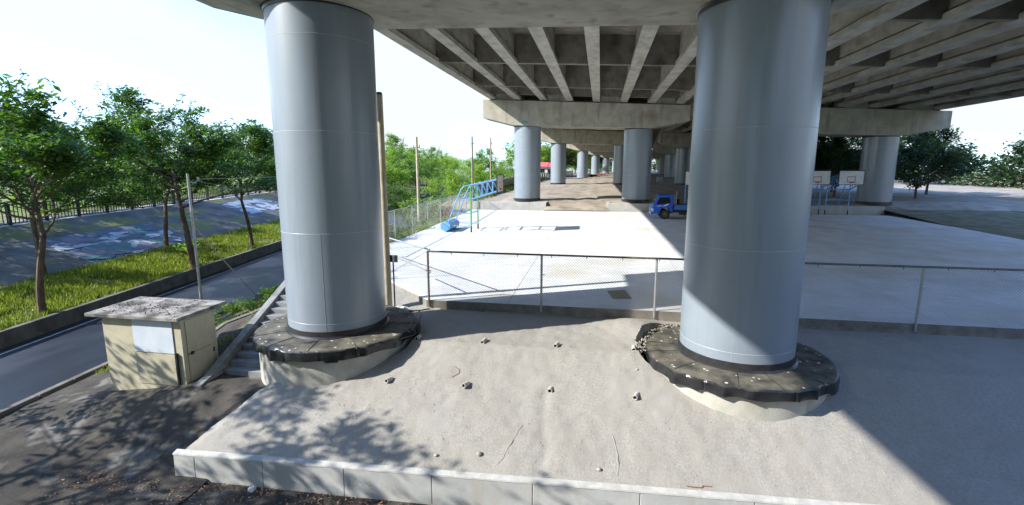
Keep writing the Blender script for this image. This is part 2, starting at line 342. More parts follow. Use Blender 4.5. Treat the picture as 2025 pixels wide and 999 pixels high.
# court slab (polygon with a cut corner)
cp = [(-5.5, YE), (23.6, YE), (23.6, 44.3), (-11.8, 44.3), (-11.4, 30), (-11.4, 20.2)]
mb = MB(); n = len(cp)
mb.mesh([(x, y, zc(y)) for x, y in cp] + [(x, y, zc(y) - .9) for x, y in cp], [tuple(range(n))]); mb.m = 1
b = 0; mb.f += [(i, (i + 1) % n, (i + 1) % n + n, i + n) for i in range(n)]; mb.mi += [1] * n
tag(mb.build('court_floor', [M['court'], M['slabedge']]), kind='structure')
mb = MB()
def strip(mb, a, b, wd, z):
    a = Vector((*a, z + zc(a[1]))); b = Vector((*b, z + zc(b[1]))); d = (b - a).normalized(); s_ = Vector((-d.y, d.x, -.0194 * 0)) * wd / 2; s_.z = s_.y * .0194
    mb.mesh([a - s_, b - s_, b + s_, a + s_], [(0, 1, 2, 3)])
strip(mb, (-8.3, 17.2), (-9.3, 44.2), .05, .004)
strip(mb, (-2.8, 14.75), (-2.9, 44.2), .02, .004)
for y in (20.5, 28.5, 36.5): strip(mb, (-11.3, y), (23.5, y), .012, .008)
for x in (3.2, 9.4, 15.6): strip(mb, (x, 14.75), (x, 44.2), .012, .004)
tag(mb.build('court_joint', M['joint']), kind='structure')

# sprayed slope
def hslope(x, y):
    z = zs(y) + .04 * nz3(x, y, 0, .45) + .022 * nz3(x, y, 7, 1.6) + .018 * nz3(x, y, 3, 4) + .013 * nz3(x, y, 3, 9)
    yw = ywall(x)
    z -= .03 * math.exp(-((x + 1.0 + .25 * nz3(0, y, 1, 1.3)) / .12) ** 2) * (y < 10.7)
    z += 0
    for c, r in ((PC[0], 2.05), (PC[1], 2.05)):
        d = math.hypot(x - c[0], y - c[1]) - r
        if y < c[1] + .3: z += .01 * math.exp(-max(0, d) / .08) * (1 - sst(.0, .6, y - c[1] + .3))
    z = lerp(z, zs(yw), math.exp(-(y - yw) / .12))
    if x < xl(y) + .25: z -= .05 * (1 - sst(0, .25, x - xl(y)))
    z += .30 * math.exp(-((x - 1.1) ** 2 + (y - 13.6) ** 2) / .8) + .12 * math.exp(-((x - 1.6) ** 2 + (y - 12.6) ** 2) / .25)
    if y > 14.2: z = min(z, zc(y) - .06)
    return z
def hole_r(ci, a):
    """radius of the opening in the slope round a pile cap, by angle in degrees"""
    a = a % 360
    if ci == 1: k = sst(60, 80, a) * (1 - sst(185, 215, a)); return lerp(1.97, 2.36, k) + (.05 * nz3(a * .12, 0, 3) + .03 * nz3(a * .5, 1, 3)) * k
    k = max(1 - sst(100, 125, a), sst(325, 350, a)); return lerp(1.97, 2.26, k)
def carve(vs, fs):
    out = []; ins = [False] * len(vs)
    for i, q in enumerate(vs):
        for ci, c in PC.items():
            dx, dy = q[0] - c[0], q[1] - c[1]; d = math.hypot(dx, dy)
            if d < 2.6:
                rh = hole_r(ci, math.degrees(math.atan2(dy, dx)))
                if d < rh and d > 1e-3: ins[i] = True; q[0] = c[0] + dx / d * rh; q[1] = c[1] + dy / d * rh
    return [f for f in fs if not all(ins[k] for k in f)]
vs = []; fs = []; idx = {}
XS = frange(-9.6, 22, .07); YS = frange(0, 1, 1 / 92)
def gy(x, v): return lerp(ywall(x) + .02, YE + .04, v)
for j, v in enumerate(YS):
    for i, x in enumerate(XS):
        y = gy(x, v); lim = xl(y) if y < 11.5 else -8.6
        idx[i, j] = len(vs); vs.append([max(x, lim), y, 0])
for j in range(len(YS) - 1):
    for i in range(len(XS) - 1):
        q = [idx[i, j], idx[i + 1, j], idx[i + 1, j + 1], idx[i, j + 1]]
        if abs(vs[q[0]][0] - vs[q[1]][0]) < 1e-4 and abs(vs[q[3]][0] - vs[q[2]][0]) < 1e-4: continue
        fs.append(q)
fs = carve(vs, fs)
for q in vs: q[2] = hslope(q[0], q[1])
tag(fast('sprayed_slope', vs, fs, M['shotcrete'], smooth=True), kind='structure')
# trodden ground between the slab's cut corner and the left pile cap
def hcorner(x, y): return lerp(hslope(x, min(y, 14.0)), zc(y) - .14, sst(14.4, 15.4, y)) + .02 * nz3(x, y, 2, 3)
vs = []; nx = 60; cys = frange(14.4, 20.6, .1)
for y in cys:
    for i in range(nx + 1):
        vs.append([lerp(-8.7 if y < 15.5 else -11.3, -5.0, i / nx), y, 0])
fs = [[j * (nx + 1) + i, j * (nx + 1) + i + 1, (j + 1) * (nx + 1) + i + 1, (j + 1) * (nx + 1) + i] for j in range(len(cys) - 1) for i in range(nx)]
fs = carve(vs, fs)
for q in vs: q[2] = hcorner(q[0], q[1]) + .004
tag(fast('corner_ground', vs, fs, M['shotcrete'], smooth=True), kind='structure')
# earth faces of the cut round the pile caps
mb = MB()
for ci, c in PC.items():
    n = 140; b = len(mb.v)
    for i in range(n + 1):
        a = 360 * i / n; rr = hole_r(ci, a); x = c[0] + rr * math.cos(R(a)); y = c[1] + rr * math.sin(R(a))
        zt = hslope(x, y) + .006
        r2 = rr - .05 - .05 * abs(nz3(a * .3, 0, 8)); mb.v += [(x, y, zt), (c[0] + r2 * math.cos(R(a)), c[1] + r2 * math.sin(R(a)), zt - .2), (c[0] + (rr - .02) * math.cos(R(a)), c[1] + (rr - .02) * math.sin(R(a)), -2.0)]
    for i in range(n):
        for k in (0, 1): mb.f.append((b + i * 3 + k, b + i * 3 + 3 + k, b + i * 3 + 4 + k, b + i * 3 + 1 + k)); mb.mi.append(0)
tag(mb.build('cut_bank', M['slabedge']), kind='structure')
mb = MB()
for y in frange(8.14, 11.5, .2)[:-1]:
    mb.mesh([(xl(y), y, hslope(xl(y), y)), (xl(y + .2), y + .2, hslope(xl(y + .2), y + .2)), (xl(y + .2) - .05, y + .2, -3.6), (xl(y) - .05, y, -3.6)], [(0, 1, 2, 3)])
tag(mb.build('slope_side', M['slabedge']), kind='structure')
# gravel in the gap behind the right pile cap
mb = MB(); rnd = random.Random(3)
def pebble(mb, c, r, rnd):
    vs_ = []
    for dx, dy, dz in ((1, 0, 0), (-1, 0, 0), (0, 1, 0), (0, -1, 0), (0, 0, 1), (0, 0, -1)):
        k = r * rnd.uniform(.6, 1.1); vs_.append((c[0] + dx * k, c[1] + dy * k, c[2] + dz * k * .7))
    mb.mesh(vs_, [(0, 2, 4), (2, 1, 4), (1, 3, 4), (3, 0, 4), (2, 0, 5), (1, 2, 5), (3, 1, 5), (0, 3, 5)])
for i in range(420):
    a = R(rnd.uniform(100, 190)); rr = rnd.uniform(2.12, 2.36)
    pebble(mb, (PC[1][0] + rr * math.cos(a), PC[1][1] + rr * math.sin(a), -.85 + rnd.uniform(-.03, .07)), rnd.uniform(.015, .038), rnd)
tag(mb.build('gravel', M['stone']), 'pale gravel filling the gap behind the right pile cap', 'gravel', kind='stuff')
# small debris crumbs on the slope
mb = MB(); rnd = random.Random(4)
for i in range(2600):
    x = rnd.uniform(-8.5, 7); y = rnd.uniform(8.8, 12.3)
    if x < xl(y) + .1 or min(math.hypot(x - c[0], y - c[1]) for c in PC.values()) < 2.2: continue
    pebble(mb, (x, y, hslope(x, y) + .004), rnd.choice((.006, .008, .010, .013, .02)), rnd)
tag(mb.build('rubble', M['stone']), 'tiny stone crumbs scattered over the sprayed slope', 'rubble', kind='stuff')

# retaining wall: panels with joints + coping
wl = empty('retaining_wall', (-8.83, 8.14, -3.3), 'low pale concrete retaining wall at the foot of the sprayed slope', 'wall')
WX = [-8.84, -8.34, -6.76, -4.95, -3.1, -1.1, .9, 2.9, 4.9, 6.9, 8.9, 10.9, 12.9, 14.9, 16.9, 18.9, 22]
for a, b in zip(WX, WX[1:]):
    mb = MB(); a2 = a + .004; b2 = b - .004
    mb.hexa([(a2, ywall(a2) - .1, -3.5), (b2, ywall(b2) - .1, -3.5), (b2, ywall(b2) + .14, -3.5), (a2, ywall(a2) + .14, -3.5),
             (a2, ywall(a2) - .06, zs(ywall(a2)) - .04), (b2, ywall(b2) - .06, zs(ywall(b2)) - .04), (b2, ywall(b2) + .14, zs(ywall(b2)) - .04), (a2, ywall(a2) + .14, zs(ywall(a2)) - .04)])
    p = mb.build('wall_panel', M['wall'], wl, bevel=.012); p.location = (8.83, -8.14, 3.3)
mb = MB(); N_ = 120
for i in range(N_):
    a = lerp(-8.85, 22, i / N_); b = lerp(-8.85, 22, (i + 1) / N_); ja = .012 * nz3(a, 0, 0, 3); jb = .012 * nz3(b, 0, 0, 3)
    mb.hexa([(a, ywall(a) - .068 + ja * .5, zs(ywall(a)) - .035), (b, ywall(b) - .068 + jb * .5, zs(ywall(b)) - .035), (b, ywall(b) + .06, zs(ywall(b)) - .035), (a, ywall(a) + .06, zs(ywall(a)) - .035),
             (a, ywall(a) - .058 + ja * .5, zs(ywall(a)) - .005 + ja), (b, ywall(b) - .058 + jb * .5, zs(ywall(b)) - .005 + jb), (b, ywall(b) + .06, zs(ywall(b)) + .03), (a, ywall(a) + .06, zs(ywall(a)) + .03)])
p = mb.build('coping', M['coping'], wl); p.location = (8.83, -8.14, 3.3)

# low walls behind the court
for (x0, x1, lab) in ((-12.0, -4.95, 'stained low concrete wall in front of the nearest left far pier column'), (.68, 8.6, 'stained low concrete wall behind the blue truck'), (8.9, 23.5, 'low concrete wall behind the row of portable hoops')):
    mb = MB(); mb.box(x0, x1, 45.5, 45.78, -.1, .66); mb.box(x1 - .28, x1, 45.78, 47.8, -.1, .66) if x1 < 0 else None
    if x0 > 0 and x0 < 1: mb.box(x0, x0 + .28, 45.78, 47.8, -.1, .66)
    tag(mb.build('low_wall', M['wall'], bevel=.02), lab, 'wall', 'low walls behind the court')

# ---------------------------------------------------------------- piers
ZC = {-1: 7.1, 0: 7.5, 1: 7.84, 2: 8.18, 3: 8.34, 4: 8.45, 5: 8.57, 6: 8.69, 7: 8.8}
SX = {-1: 0, 0: 0, 1: 0, 2: 0, 3: 2.8, 4: 5.5, 5: 9.1, 6: 13.5, 7: 19.0}
def PY(k): return 12.1 + 36.17 * k
def zcap(k, x): return ZC[k] - .036 * (x + 7.15)         # underside between the columns
def ztop(k, x): return ZC[k] + 2.5 - .05 * (x + 11.3)
ORD = {0: 'nearest', 1: 'second', 2: 'third', 3: 'fourth', 4: 'fifth', 5: 'sixth', 6: 'seventh', 7: 'last'}
def pier(k, off, dz, which, grp):
    y0 = PY(k); sx = SX[k] + off
    root = empty('bridge_pier', (sx - 1.9, y0, interp(GP, y0)), f'{ORD.get(k, "rear")} pier of the {which} viaduct, two grey steel-clad columns under a cap beam', 'bridge pier', grp)
    ox, oy, oz = -(sx - 1.9), -y0, -interp(GP, y0)
    def place(o): o.location = (ox, oy, oz); return o
    # cap beam
    def zb(x):
        if x < -8.3: return ZC[k] + (-8.3 - x) / 3.0 * .76 + .04
        if x > 4.4: return zcap(k, 4.4) + (x - 4.4) / 3.35 * .6
        return zcap(k, x)
    xs = [-11.3, -8.3, 4.4, 7.75]
    pts = [(x, zb(x)) for x in xs] + [(7.75, ztop(k, 7.75)), (-11.3, ztop(k, -11.3))]
    mb = MB(); mb.prism([(x + sx, z + dz) for x, z in pts], 'y', y0 - 1.38, y0 + 1.3)
    cb = place(mb.build('cap_beam', M['beam'], root, bevel=.03))
    # shear keys on top, alternate bays
    if k <= 3:
        for i in (0, 2, 4, 6):
            xa = -10.36 + 2.45 * i + .36; xb = xa + 1.73
            mb = MB(); z0 = ztop(k, (xa + xb) / 2)
            mb.box(xa + sx, xb + sx, y0 - 1.2, y0 + 1.1, z0 - .1 + dz, z0 + .62 + dz); ob = mb.build('shear_key', M['beam'], cb)
        for i in range(8):
            xc = -10.36 + 2.45 * i; mb = MB(); mb.box(xc - .25 + sx, xc + .25 + sx, y0 - 1.0, y0 - .5, ztop(k, xc) - .05 + dz, ztop(k, xc) + .10 + dz); mb.build('bearing', M['dark'], cb)
    if off == 0 and 1 <= k <= 3:
        mb = MB(); mb.box(-7.5 + sx, -6.95 + sx, y0 - 1.41, y0 - 1.38, ZC[k] + .2, ZC[k] + .42)
        pl = mb.build('number_plate', M['sign'], cb)
        mb = MB()
        mb.box(-7.40 + sx, -7.05 + sx, y0 - 1.414, y0 - 1.411, ZC[k] + .29, ZC[k] + .33)
        # marks on the plate stay part of the same child
        w_ = mb.build('plate_marks', M['white'], cb)
    for ci, cx_ in enumerate((-7.15, 3.4)):
        yy = y0 + (.15 if ci and k == 0 else 0)
        zt = zb(cx_) + dz + .02; zg = interp(GP, y0) + dz * .0
        if k == 0: zj = -.50 if ci == 0 else -.66
        elif k == -1: zj = -3.2
        else: zj = zg + .05
        cx = cx_ + sx
        mb = MB(); mb.lathe([(1.3, zj), (1.3, zt)], (cx, yy), 96)
        c = place(mb.build('column', M['steel'], root, smooth=True))
        if k in (0, 1, 2) or k == -1:
            mb = MB()
            zz = ([-.28, 2.05, 4.55, 6.75] if k == 0 and ci == 0 else [-.42, 1.9, 4.5] if k == 0 else [zj + 2.4, zj + 4.8])
            for zq in zz: mb.lathe([(1.3, zq - .008), (1.3025, zq - .004), (1.3025, zq + .004), (1.3, zq + .008)], (cx, yy), 96)
            # vertical seams, staggered from ring to ring
            zz2 = [zj] + zz + [zt]
            for j in range(len(zz2) - 1):
                a = math.atan2(-yy, -cx) + R((14 if cx < 0 else 2) * (-1 if j % 2 else -1)) * (1 if j in (0, 1) else -5 + j)
                ca, sa = math.cos(a), math.sin(a)
                mb.tube((cx + 1.3 * ca, yy + 1.3 * sa, zz2[j]), (cx + 1.3 * ca, yy + 1.3 * sa, zz2[j + 1]), .0035, n=6)
            mb.build('weld_seam', M['seam'], c)
        mb = MB(); mb.lathe([(1.3, zt - .09), (1.315, zt - .09), (1.33, zt - .01), (1.36, zt - .0)], (cx, yy), 64); mb.build('top_seal', M['black'], c, smooth=True)
        if k == 0:
            zct = -.66 if ci == 0 else -.83
            mb = MB(); mb.lathe([(1.303, zj + .03), (1.325, zj + .03), (1.33, zj - .03), (1.335, zct + .06), (1.38, zct + .024), (1.40, zct + .0)], (cx, yy), 96); mb.build('collar', M['black'], c, smooth=True)
            mb = MB(); nd = 120; mb.lathe([(0, zct - .02), (2.0, zct - .02), (2.05, zct - .06), (2.05, zct - 1.15), (2.12, zct - 1.5)], (cx, yy), nd)
            pc_ = place(mb.build('pile_cap', M['drum'], root, smooth=True))
            # rubber sheet with wavy skirt
            n = 360; prof = []; vs = []; fs = []
            rad = [1.32, 1.6, 1.9, 2.05, 2.12, 2.155, 2.165, 2.155]; hz = [.02, .015, .01, .005, -.012, -.05, -.14, -.25]
            for q in range(len(rad)):
                for i in range(n):
                    a = 2 * math.pi * i / n; sk = max(0, (q - 3) / 4)
                    wv = nz3(math.cos(a) * 6, math.sin(a) * 6, ci * 9.0) * .03 + (1 - abs(nz3(math.cos(a) * 3.2, math.sin(a) * 3.2, 4 + ci)) * 3.2) * .055 * (1 + nz3(math.cos(a) * 1.3, math.sin(a) * 1.3, 9 + ci))
                    r = rad[q] + wv * sk - .02 * sk * (abs(((a * 15 / (2 * math.pi)) % 1) - .5) > .47)
                    dzz = hz[q]
                    if q == 7: dzz += .05 * nz3(math.cos(a) * 4.5, math.sin(a) * 4.5, 2 + ci) - .06 * (nz3(math.cos(a) * 2, math.sin(a) * 2, 8 + ci) > .18)
                    if q <= 3: dzz += .015 * nz3(r * math.cos(a) * 2, r * math.sin(a) * 2, 3)
                    vs.append((cx + r * math.cos(a), yy + r * math.sin(a), zct + dzz))
            for q in range(len(rad) - 1):
                for i in range(n):
                    j = (i + 1) % n; fs.append((q * n + i, q * n + j, (q + 1) * n + j, (q + 1) * n + i))
            mb = MB(); mb.mesh(vs, fs); mb.m = 1
            for q in range(12):
                a = 2 * math.pi * (q + .35 + .5 * nz3(q * 3.3, ci, 5)) / 12; ca, sa = math.cos(a), math.sin(a)
                pr = [(rad[t] + .002, zct + hz[t] + .004) for t in range(0, 6)]
                for (ra, za), (rb, zb_) in zip(pr, pr[1:]):
                    mb.tube((cx + ra * ca, yy + ra * sa, za), (cx + rb * ca, yy + rb * sa, zb_), .006, n=5)
            mb.build('rubber_cover', [M['rubber'], M['black']], pc_, smooth=True)
        elif k == 1 or k == 2 or off:
            mb = MB(); mb.lathe([(1.303, zj + .16), (1.33, zj + .16), (1.34, zj - .2)], (cx, yy), 48); mb.build('collar', M['black'], c, smooth=True)
    return root
GA = 'piers of the left viaduct'; GB = 'piers of the right viaduct'
for k in range(0, 8): pier(k, 0, 0, 'left', GA)
for k in range(1, 6): pier(k, 20.55, -.93, 'right', GB)

# ---------------------------------------------------------------- spans
def span(k, off, dz, which, grp, detail=True):
    k1 = k + 1; ya = PY(k); yb = PY(k1)
    zt0 = ZC[k] if k in ZC else ZC[-1]
    root = empty('bridge_span', (SX[k] + off - 2, ya, zt0 + dz + 3), '', 'bridge deck', grp)
    root['label'] = (f'{which} viaduct deck span on eight girders, ' + {-1: 'over the camera and the sprayed slope', 0: 'over the court', 1: 'over the start of the sandy ground', 2: 'reaching from the third to the fourth pier', 3: 'reaching from the fourth to the fifth pier', 4: 'reaching from the fifth to the sixth pier', 5: 'reaching from the sixth to the seventh pier', 6: 'farthest of all'}[k])
    L = (-(SX[k] + off - 2), -ya, -(zt0 + dz + 3))
    def P(x, t, zoff):   # x across, t 0..1 along
        y = lerp(ya, yb, t); za = ZC[k] + 2.6 - .05 * (x + 11.3); zb = ZC[k1] + 2.6 - .05 * (x + 11.3)
        return (x + off + lerp(SX[k], SX[k1], t), y, lerp(za, zb, t) + zoff + dz)
    H = 1.65
    def loft(mb, poly, t0, t1):
        n = len(poly); vs = [P(x, t0, z) for x, z in poly] + [P(x, t1, z) for x, z in poly]
        mb.mesh(vs, [tuple(range(n)), tuple(range(2 * n - 1, n - 1, -1))] + [(i, i + n, (i + 1) % n + n, (i + 1) % n) for i in range(n)])
    e = .3 / 36.17
    for i in range(8):
        c = -10.36 + 2.45 * i; mb = MB()
        loft(mb, [(c - .33, 0), (c + .33, 0), (c + .33, .24), (c + .14, .4), (c + .14, H), (c - .14, H), (c - .14, .4), (c - .33, .24)], e, 1 - e)
        o = mb.build('girder', M['girder'], root); o.location = L
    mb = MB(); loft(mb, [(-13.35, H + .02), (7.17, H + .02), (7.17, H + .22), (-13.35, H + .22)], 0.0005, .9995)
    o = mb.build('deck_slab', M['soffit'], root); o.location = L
    mb = MB(); loft(mb, [(-13.35, H + .222), (-13.1, H + .222), (-13.1, H + .36), (-13.35, H + .36)], 0.0005, .9995); loft(mb, [(6.92, H + .222), (7.17, H + .222), (7.17, H + .36), (6.92, H + .36)], .0005, .9995)
    o = mb.build('edge_kerb', M['beam'], root); o.location = L
    for t in (.055, .27, .505, .755, .945):
        for i in range(7):
            c = -10.36 + 2.45 * i; mb = MB(); low = .04 if t not in (.055, .945) else .35
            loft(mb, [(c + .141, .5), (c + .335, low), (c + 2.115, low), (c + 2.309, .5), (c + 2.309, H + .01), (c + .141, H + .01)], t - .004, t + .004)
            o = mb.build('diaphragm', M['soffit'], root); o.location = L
    return root
GS = 'deck spans of the left viaduct'; GT = 'deck spans of the right viaduct'
for k in range(-1, 7): span(k, 0, 0, 'left', GS)
for k in range(0, 5): span(k, 20.55, -.93, 'right', GT)

# ---------------------------------------------------------------- weep pipes
rnd = random.Random(11)
WP = [(-4.77, 12.04, 'beside the left pile cap, topmost of its file'), (-2.91, 12.02, 'at the edge of the left column shadow'), (-.97, 12.04, 'in the upper row, midway between the columns'), (.97, 12.04, 'in the upper row, close to the right pile cap'),
      (-4.91, 10.41, 'in the middle row, just below the left pile cap'), (-2.97, 10.44, 'in the middle row, second from the left column'), (-.99, 10.56, 'in the middle row, third from the left column'), (.97, 10.54, 'in the middle row, pale and close to the right pile cap')]
for x, y, lab in WP:
    z = hslope(x, y); d = Vector((-.10 + rnd.uniform(-.15, .1), -.75, -.05 + rnd.uniform(-.1, .15))).normalized()
    ln = rnd.uniform(.04, .09) + (.05 if (x, y) in ((.97, 10.54), (-2.91, 12.02)) else 0)
    root = empty('weep_pipe', (x, y, z), 'short grey weep pipe ' + lab, 'pipe', 'weep pipes in the sprayed slope')
    a = Vector((0, .12, .035)) - d * .0; b = a + d * (.12 + ln); ro, ri = .055, .043
    mb = MB(); u = d.orthogonal().normalized(); v = d.cross(u); n = 20
    rings = [(a, ro), (b, ro), (b, ri), (a, ri)]; vs = []
    for p, r in rings:
        for i in range(n): t = 2 * math.pi * i / n; vs.append(p + (u * math.cos(t) + v * math.sin(t)) * r)
    mb.mesh(vs, [(k * n + i, k * n + (i + 1) % n, (k + 1) * n + (i + 1) % n, (k + 1) * n + i) for k in range(3) for i in range(n)])
    mb.build('pipe_wall', M['pipe'], root, True)
    mb = MB(); mb.tube(a, b - d * .035, ri * .99, n=16); mb.build('pipe_shade_plug', M['pipeshade'], root)  # solid black plug paints the shade in the pipe mouth
for (x, y, r, lab) in ((-3.15, 8.68, .04, 'grey stone lying above the wall coping'), (-2.27, 8.8, .055, 'dark crumbly stone low on the sprayed slope'), (.14, 8.76, .045, 'small brown stone low on the slope right of the crack'), (1.0, 11.35, .03, 'small white stone beside the right pile cap')):
    mb = MB(); rr = random.Random(int(x * 100)); bm = bmesh.new(); bmesh.ops.create_icosphere(bm, subdivisions=2, radius=r)
    for vv in bm.verts: vv.co *= 1 + .35 * noise.noise(vv.co * 30 + Vector((x, y, 0))); vv.co.z *= .75
    me = bpy.data.meshes.new('stone'); bm.to_mesh(me); bm.free(); me.materials.append(M['stone'])
    o = bpy.data.objects.new('stone', me); COL.objects.link(o); o.location = (x, y, hslope(x, y) + r * .4); tag(o, lab, 'stone')
# rusty rod end near the lower right wall
mb = MB(); mb.path([(1.75, 8.60, hslope(1.75, 8.60) + .012), (2.02, 8.61, hslope(2.02, 8.61) + .012), (2.04, 8.65, hslope(2.04, 8.65) + .012), (2.2, 8.66, hslope(2.2, 8.66) + .012)], .008, 6)
tag(mb.build('steel_rod', M['rust']), 'thin rusty rod lying on the slope by the coping', 'rod')
mb = MB(); mb.path([(-3.45, 11.05, hslope(-3.45, 11.05) + .01), (-3.3, 10.95, hslope(-3.3, 10.95) + .02), (-3.28, 10.85, hslope(-3.28, 10.85) + .01), (-3.42, 10.7, hslope(-3.42, 10.7) + .01)], .006, 5)
tag(mb.build('dry_twig', M['rust']), 'thin reddish twig lying on the sprayed slope', 'twig')
# cracks: shallow raised ridges of spilled mortar
for pts in (((-.0, 0), 0),):
    pass
def ridge(name, pts, wd, lab, m):
    mb = MB()
    for (xa, ya), (xb, yb) in zip(pts, pts[1:]):
        for s_ in range(4):
            p = [lerp(xa, xb, s_ / 4), lerp(ya, yb, s_ / 4)]; q = [lerp(xa, xb, (s_ + 1) / 4), lerp(ya, yb, (s_ + 1) / 4)]
            mb.tube((p[0] + .02 * nz3(p[0], p[1], 1, 9), p[1], hslope(*p) - wd * .35), (q[0] + .02 * nz3(q[0], q[1], 1, 9), q[1], hslope(*q) - wd * .35), wd * (.8 + .4 * nz3(p[0], p[1], 1, 7)), n=6)
    return tag(mb.build(name, m, smooth=True), kind='structure')
ridge('slope_ridge', [(.38, 9.6), (.48, 9.3), (.52, 8.9), (.5, 8.68)], .02, '', M['shotcrete'])
ridge('slope_ridge', [(-1.5, 9.6), (-1.68, 9.1), (-1.78, 8.75), (-1.9, 8.6)], .02, '', M['shotcrete'])

# ---------------------------------------------------------------- leaf litter in the yard
vs = []; fs = []; rnd = random.Random(5)
for i in range(2600):
    x = rnd.uniform(-12.5, 4); y = ywall(x) - .12 - abs(rnd.gauss(0, .4)) - (rnd.random() < .15) * rnd.uniform(0, 3)
    if nz3(x, y, 0, 1.1) < -.25: continue
    a = rnd.uniform(0, 6.28); s_ = rnd.uniform(.015, .042); b = len(vs); z = -2.935 + rnd.uniform(0, .03)
    ca, sa = math.cos(a), math.sin(a)
    for du, dv in ((-1, 0), (0, -.45), (1, 0), (0, .45)): vs.append((x + (du * ca - dv * sa) * s_, y + (du * sa + dv * ca) * s_, z + rnd.uniform(0, .018)))
    fs.append((b, b + 1, b + 2, b + 3))
tag(fast('fallen_leaves', vs, fs, M['leaflitter']), 'dry brown leaves strewn along the foot of the retaining wall', 'leaves', kind='stuff')
mb = MB(); rnd = random.Random(6)
bm = bmesh.new(); bmesh.ops.create_icosphere(bm, subdivisions=3, radius=.07)
for vv in bm.verts: vv.co *= 1 + .5 * noise.noise(vv.co * 25)
me = bpy.data.meshes.new('crumpled_bag'); bm.to_mesh(me); bm.free(); me.materials.append(M['plas'])
o = bpy.data.objects.new('crumpled_bag', me); COL.objects.link(o); o.location = (-6.9, 7.98, -2.9); tag(o, 'crumpled white scrap of plastic at the foot of the retaining wall', 'litter')

# ---------------------------------------------------------------- chain link fences
def wires(mb, A, B, z0, z1, cell, r):
    """diamond mesh between ground points A and B"""
    A = Vector((*A, 0)); B = Vector((*B, 0)); d = B - A; Lg = d.length; d.normalize(); h = z1 - z0
    nrm = Vector((-d.y, d.x, 0)) * r * .5
    t = -h
    k = 0
    while t < Lg:
        for sgn in (1, -1):
            # param line from (t, z0) to (t+h, z1) or mirrored
            a0, a1 = (t, t + h)
            za, zb = (z0, z1) if sgn == 1 else (z1, z0)
            s0 = max(0, a0); s1 = min(Lg, a1)
            if s1 - s0 < .01: continue
            zA = za + (zb - za) * (s0 - a0) / h; zB = za + (zb - za) * (s1 - a0) / h
            p = A + d * s0 + nrm * sgn; q = A + d * s1 + nrm * sgn
            p.z = zA; q.z = zB
            mb.tube(p, q, r, n=3, caps=False)
        t += cell; k += 1
F1 = empty('chain_link_fence', (-5.4, 14.8, zc(14.8)), 'waist-high chain link fence along the near edge of the white court', 'fence')
def floc(o, root): o.location = -root.location; return o
YF = 14.62
def rail(mb, a, b, r=.03): mb.tube(a, b, r, n=10)
ZF = zc(YF)
mb = MB(); rail(mb, (-5.4, YF, ZF + 1.63), (22, YF, ZF + 1.60))
for x in frange(-4.6, 21, 1.08): mb.tube((x, YF, ZF + 1.61), (x, YF, ZF + 1.54), .012, n=5)
floc(mb.build('top_rail', M['rail'], F1, True), F1)
for x in (-5.4, -1.71, 1.72, 5.2, 8.7, 12.2, 15.7, 19.2):
    mb = MB(); mb.tube((x, YF + .03, ZF - .2), (x, YF + .03, ZF + 1.61), .036, n=10); mb.tube((x, YF + .03, ZF + 1.0), (x + .1, YF + .03, ZF + 1.0), .013, n=5)
    floc(mb.build('post', M['rail'] if x < -5 else M['galv'], F1, True), F1)
mb = MB(); wires(mb, (-5.4, YF), (21, YF), ZF - .2, ZF + 1.6, .085, .0031); floc(mb.build('wire_mesh', M['wire'], F1), F1)
# return fence running back-left from the corner
F2 = empty('corner_fence', (-5.4, 14.9, ZF), 'pipe fence panel running back-left from the fence corner beside the small black sign', 'fence')
CE = (-11.4, 20.25)
mb = MB(); rail(mb, (-5.45, 14.95, ZF + 1.63), (*CE, ZF + 1.72), .028); floc(mb.build('top_rail', M['galv'], F2, True), F2)
mb = MB(); rail(mb, (-5.45, 14.98, ZF + .87), (-7.5, 16.85, ZF + 1.0), .024); floc(mb.build('middle_rail', M['galv'], F2, True), F2)
for q in ((-7.9, 17.15), (-9.8, 18.85)):
    mb = MB(); mb.tube((q[0], q[1], ZF - .2), (q[0], q[1], ZF + 1.65), .03, n=8); floc(mb.build('post', M['galv'], F2, True), F2)
mb = MB(); wires(mb, (-5.45, 14.95), CE, ZF - .1, ZF + 1.62, .12, .0028); floc(mb.build('wire_mesh', M['wirel'], F2), F2)
# side fence along the court
F3 = empty('side_fence', (-11.4, 20.25, zc(20)), 'tall overgrown chain link fence along the left side of the court', 'fence')
SF = [CE, (-11.5, 29), (-11.5, 36), (-12.0, 45.4)]
mb = MB()
for a, b in zip(SF, SF[1:]): rail(mb, (*a, zc(a[1]) + 1.75), (*b, zc(b[1]) + 1.75), .026)
floc(mb.build('top_rail', M['galv'], F3, True), F3)
for y in frange(20.4, 45.2, 2.9):
    x = interp([(p[1], p[0]) for p in SF], y); mb = MB(); mb.tube((x, y, zc(y) - .3), (x, y, zc(y) + 1.76), .034, n=8); floc(mb.build('post', M['galv'], F3, True), F3)
mb = MB()
for a, b in zip(SF, SF[1:]): wires(mb, a, b, zc((a[1] + b[1]) / 2) - .1, zc((a[1] + b[1]) / 2) + 1.74, .14, .0035)
floc(mb.build('wire_mesh', M['wirel'], F3), F3)
# far fence walls beyond the court on the left
tag(MB().build('x', M['wall']) and None, None) if False else None
mb = MB()
for i, y in enumerate(frange(52, 150, 2.4)[:-1]):
    x0 = -13.6 + .015 * (y - 52); x0 += .0 if y < 100 else (y - 100) * .08
    mb.box(x0, x0 + .1, y, y + 2.3, gsand(0, y) - .3, gsand(0, y) + 1.5); mb.box(x0 - .02, x0 + .14, y + 2.3, y + 2.4, gsand(0, y) - .3, gsand(0, y) + 1.6)
tag(mb.build('panel_wall', M['wall']), 'pale boundary wall of concrete panels beyond the second left column', 'wall')

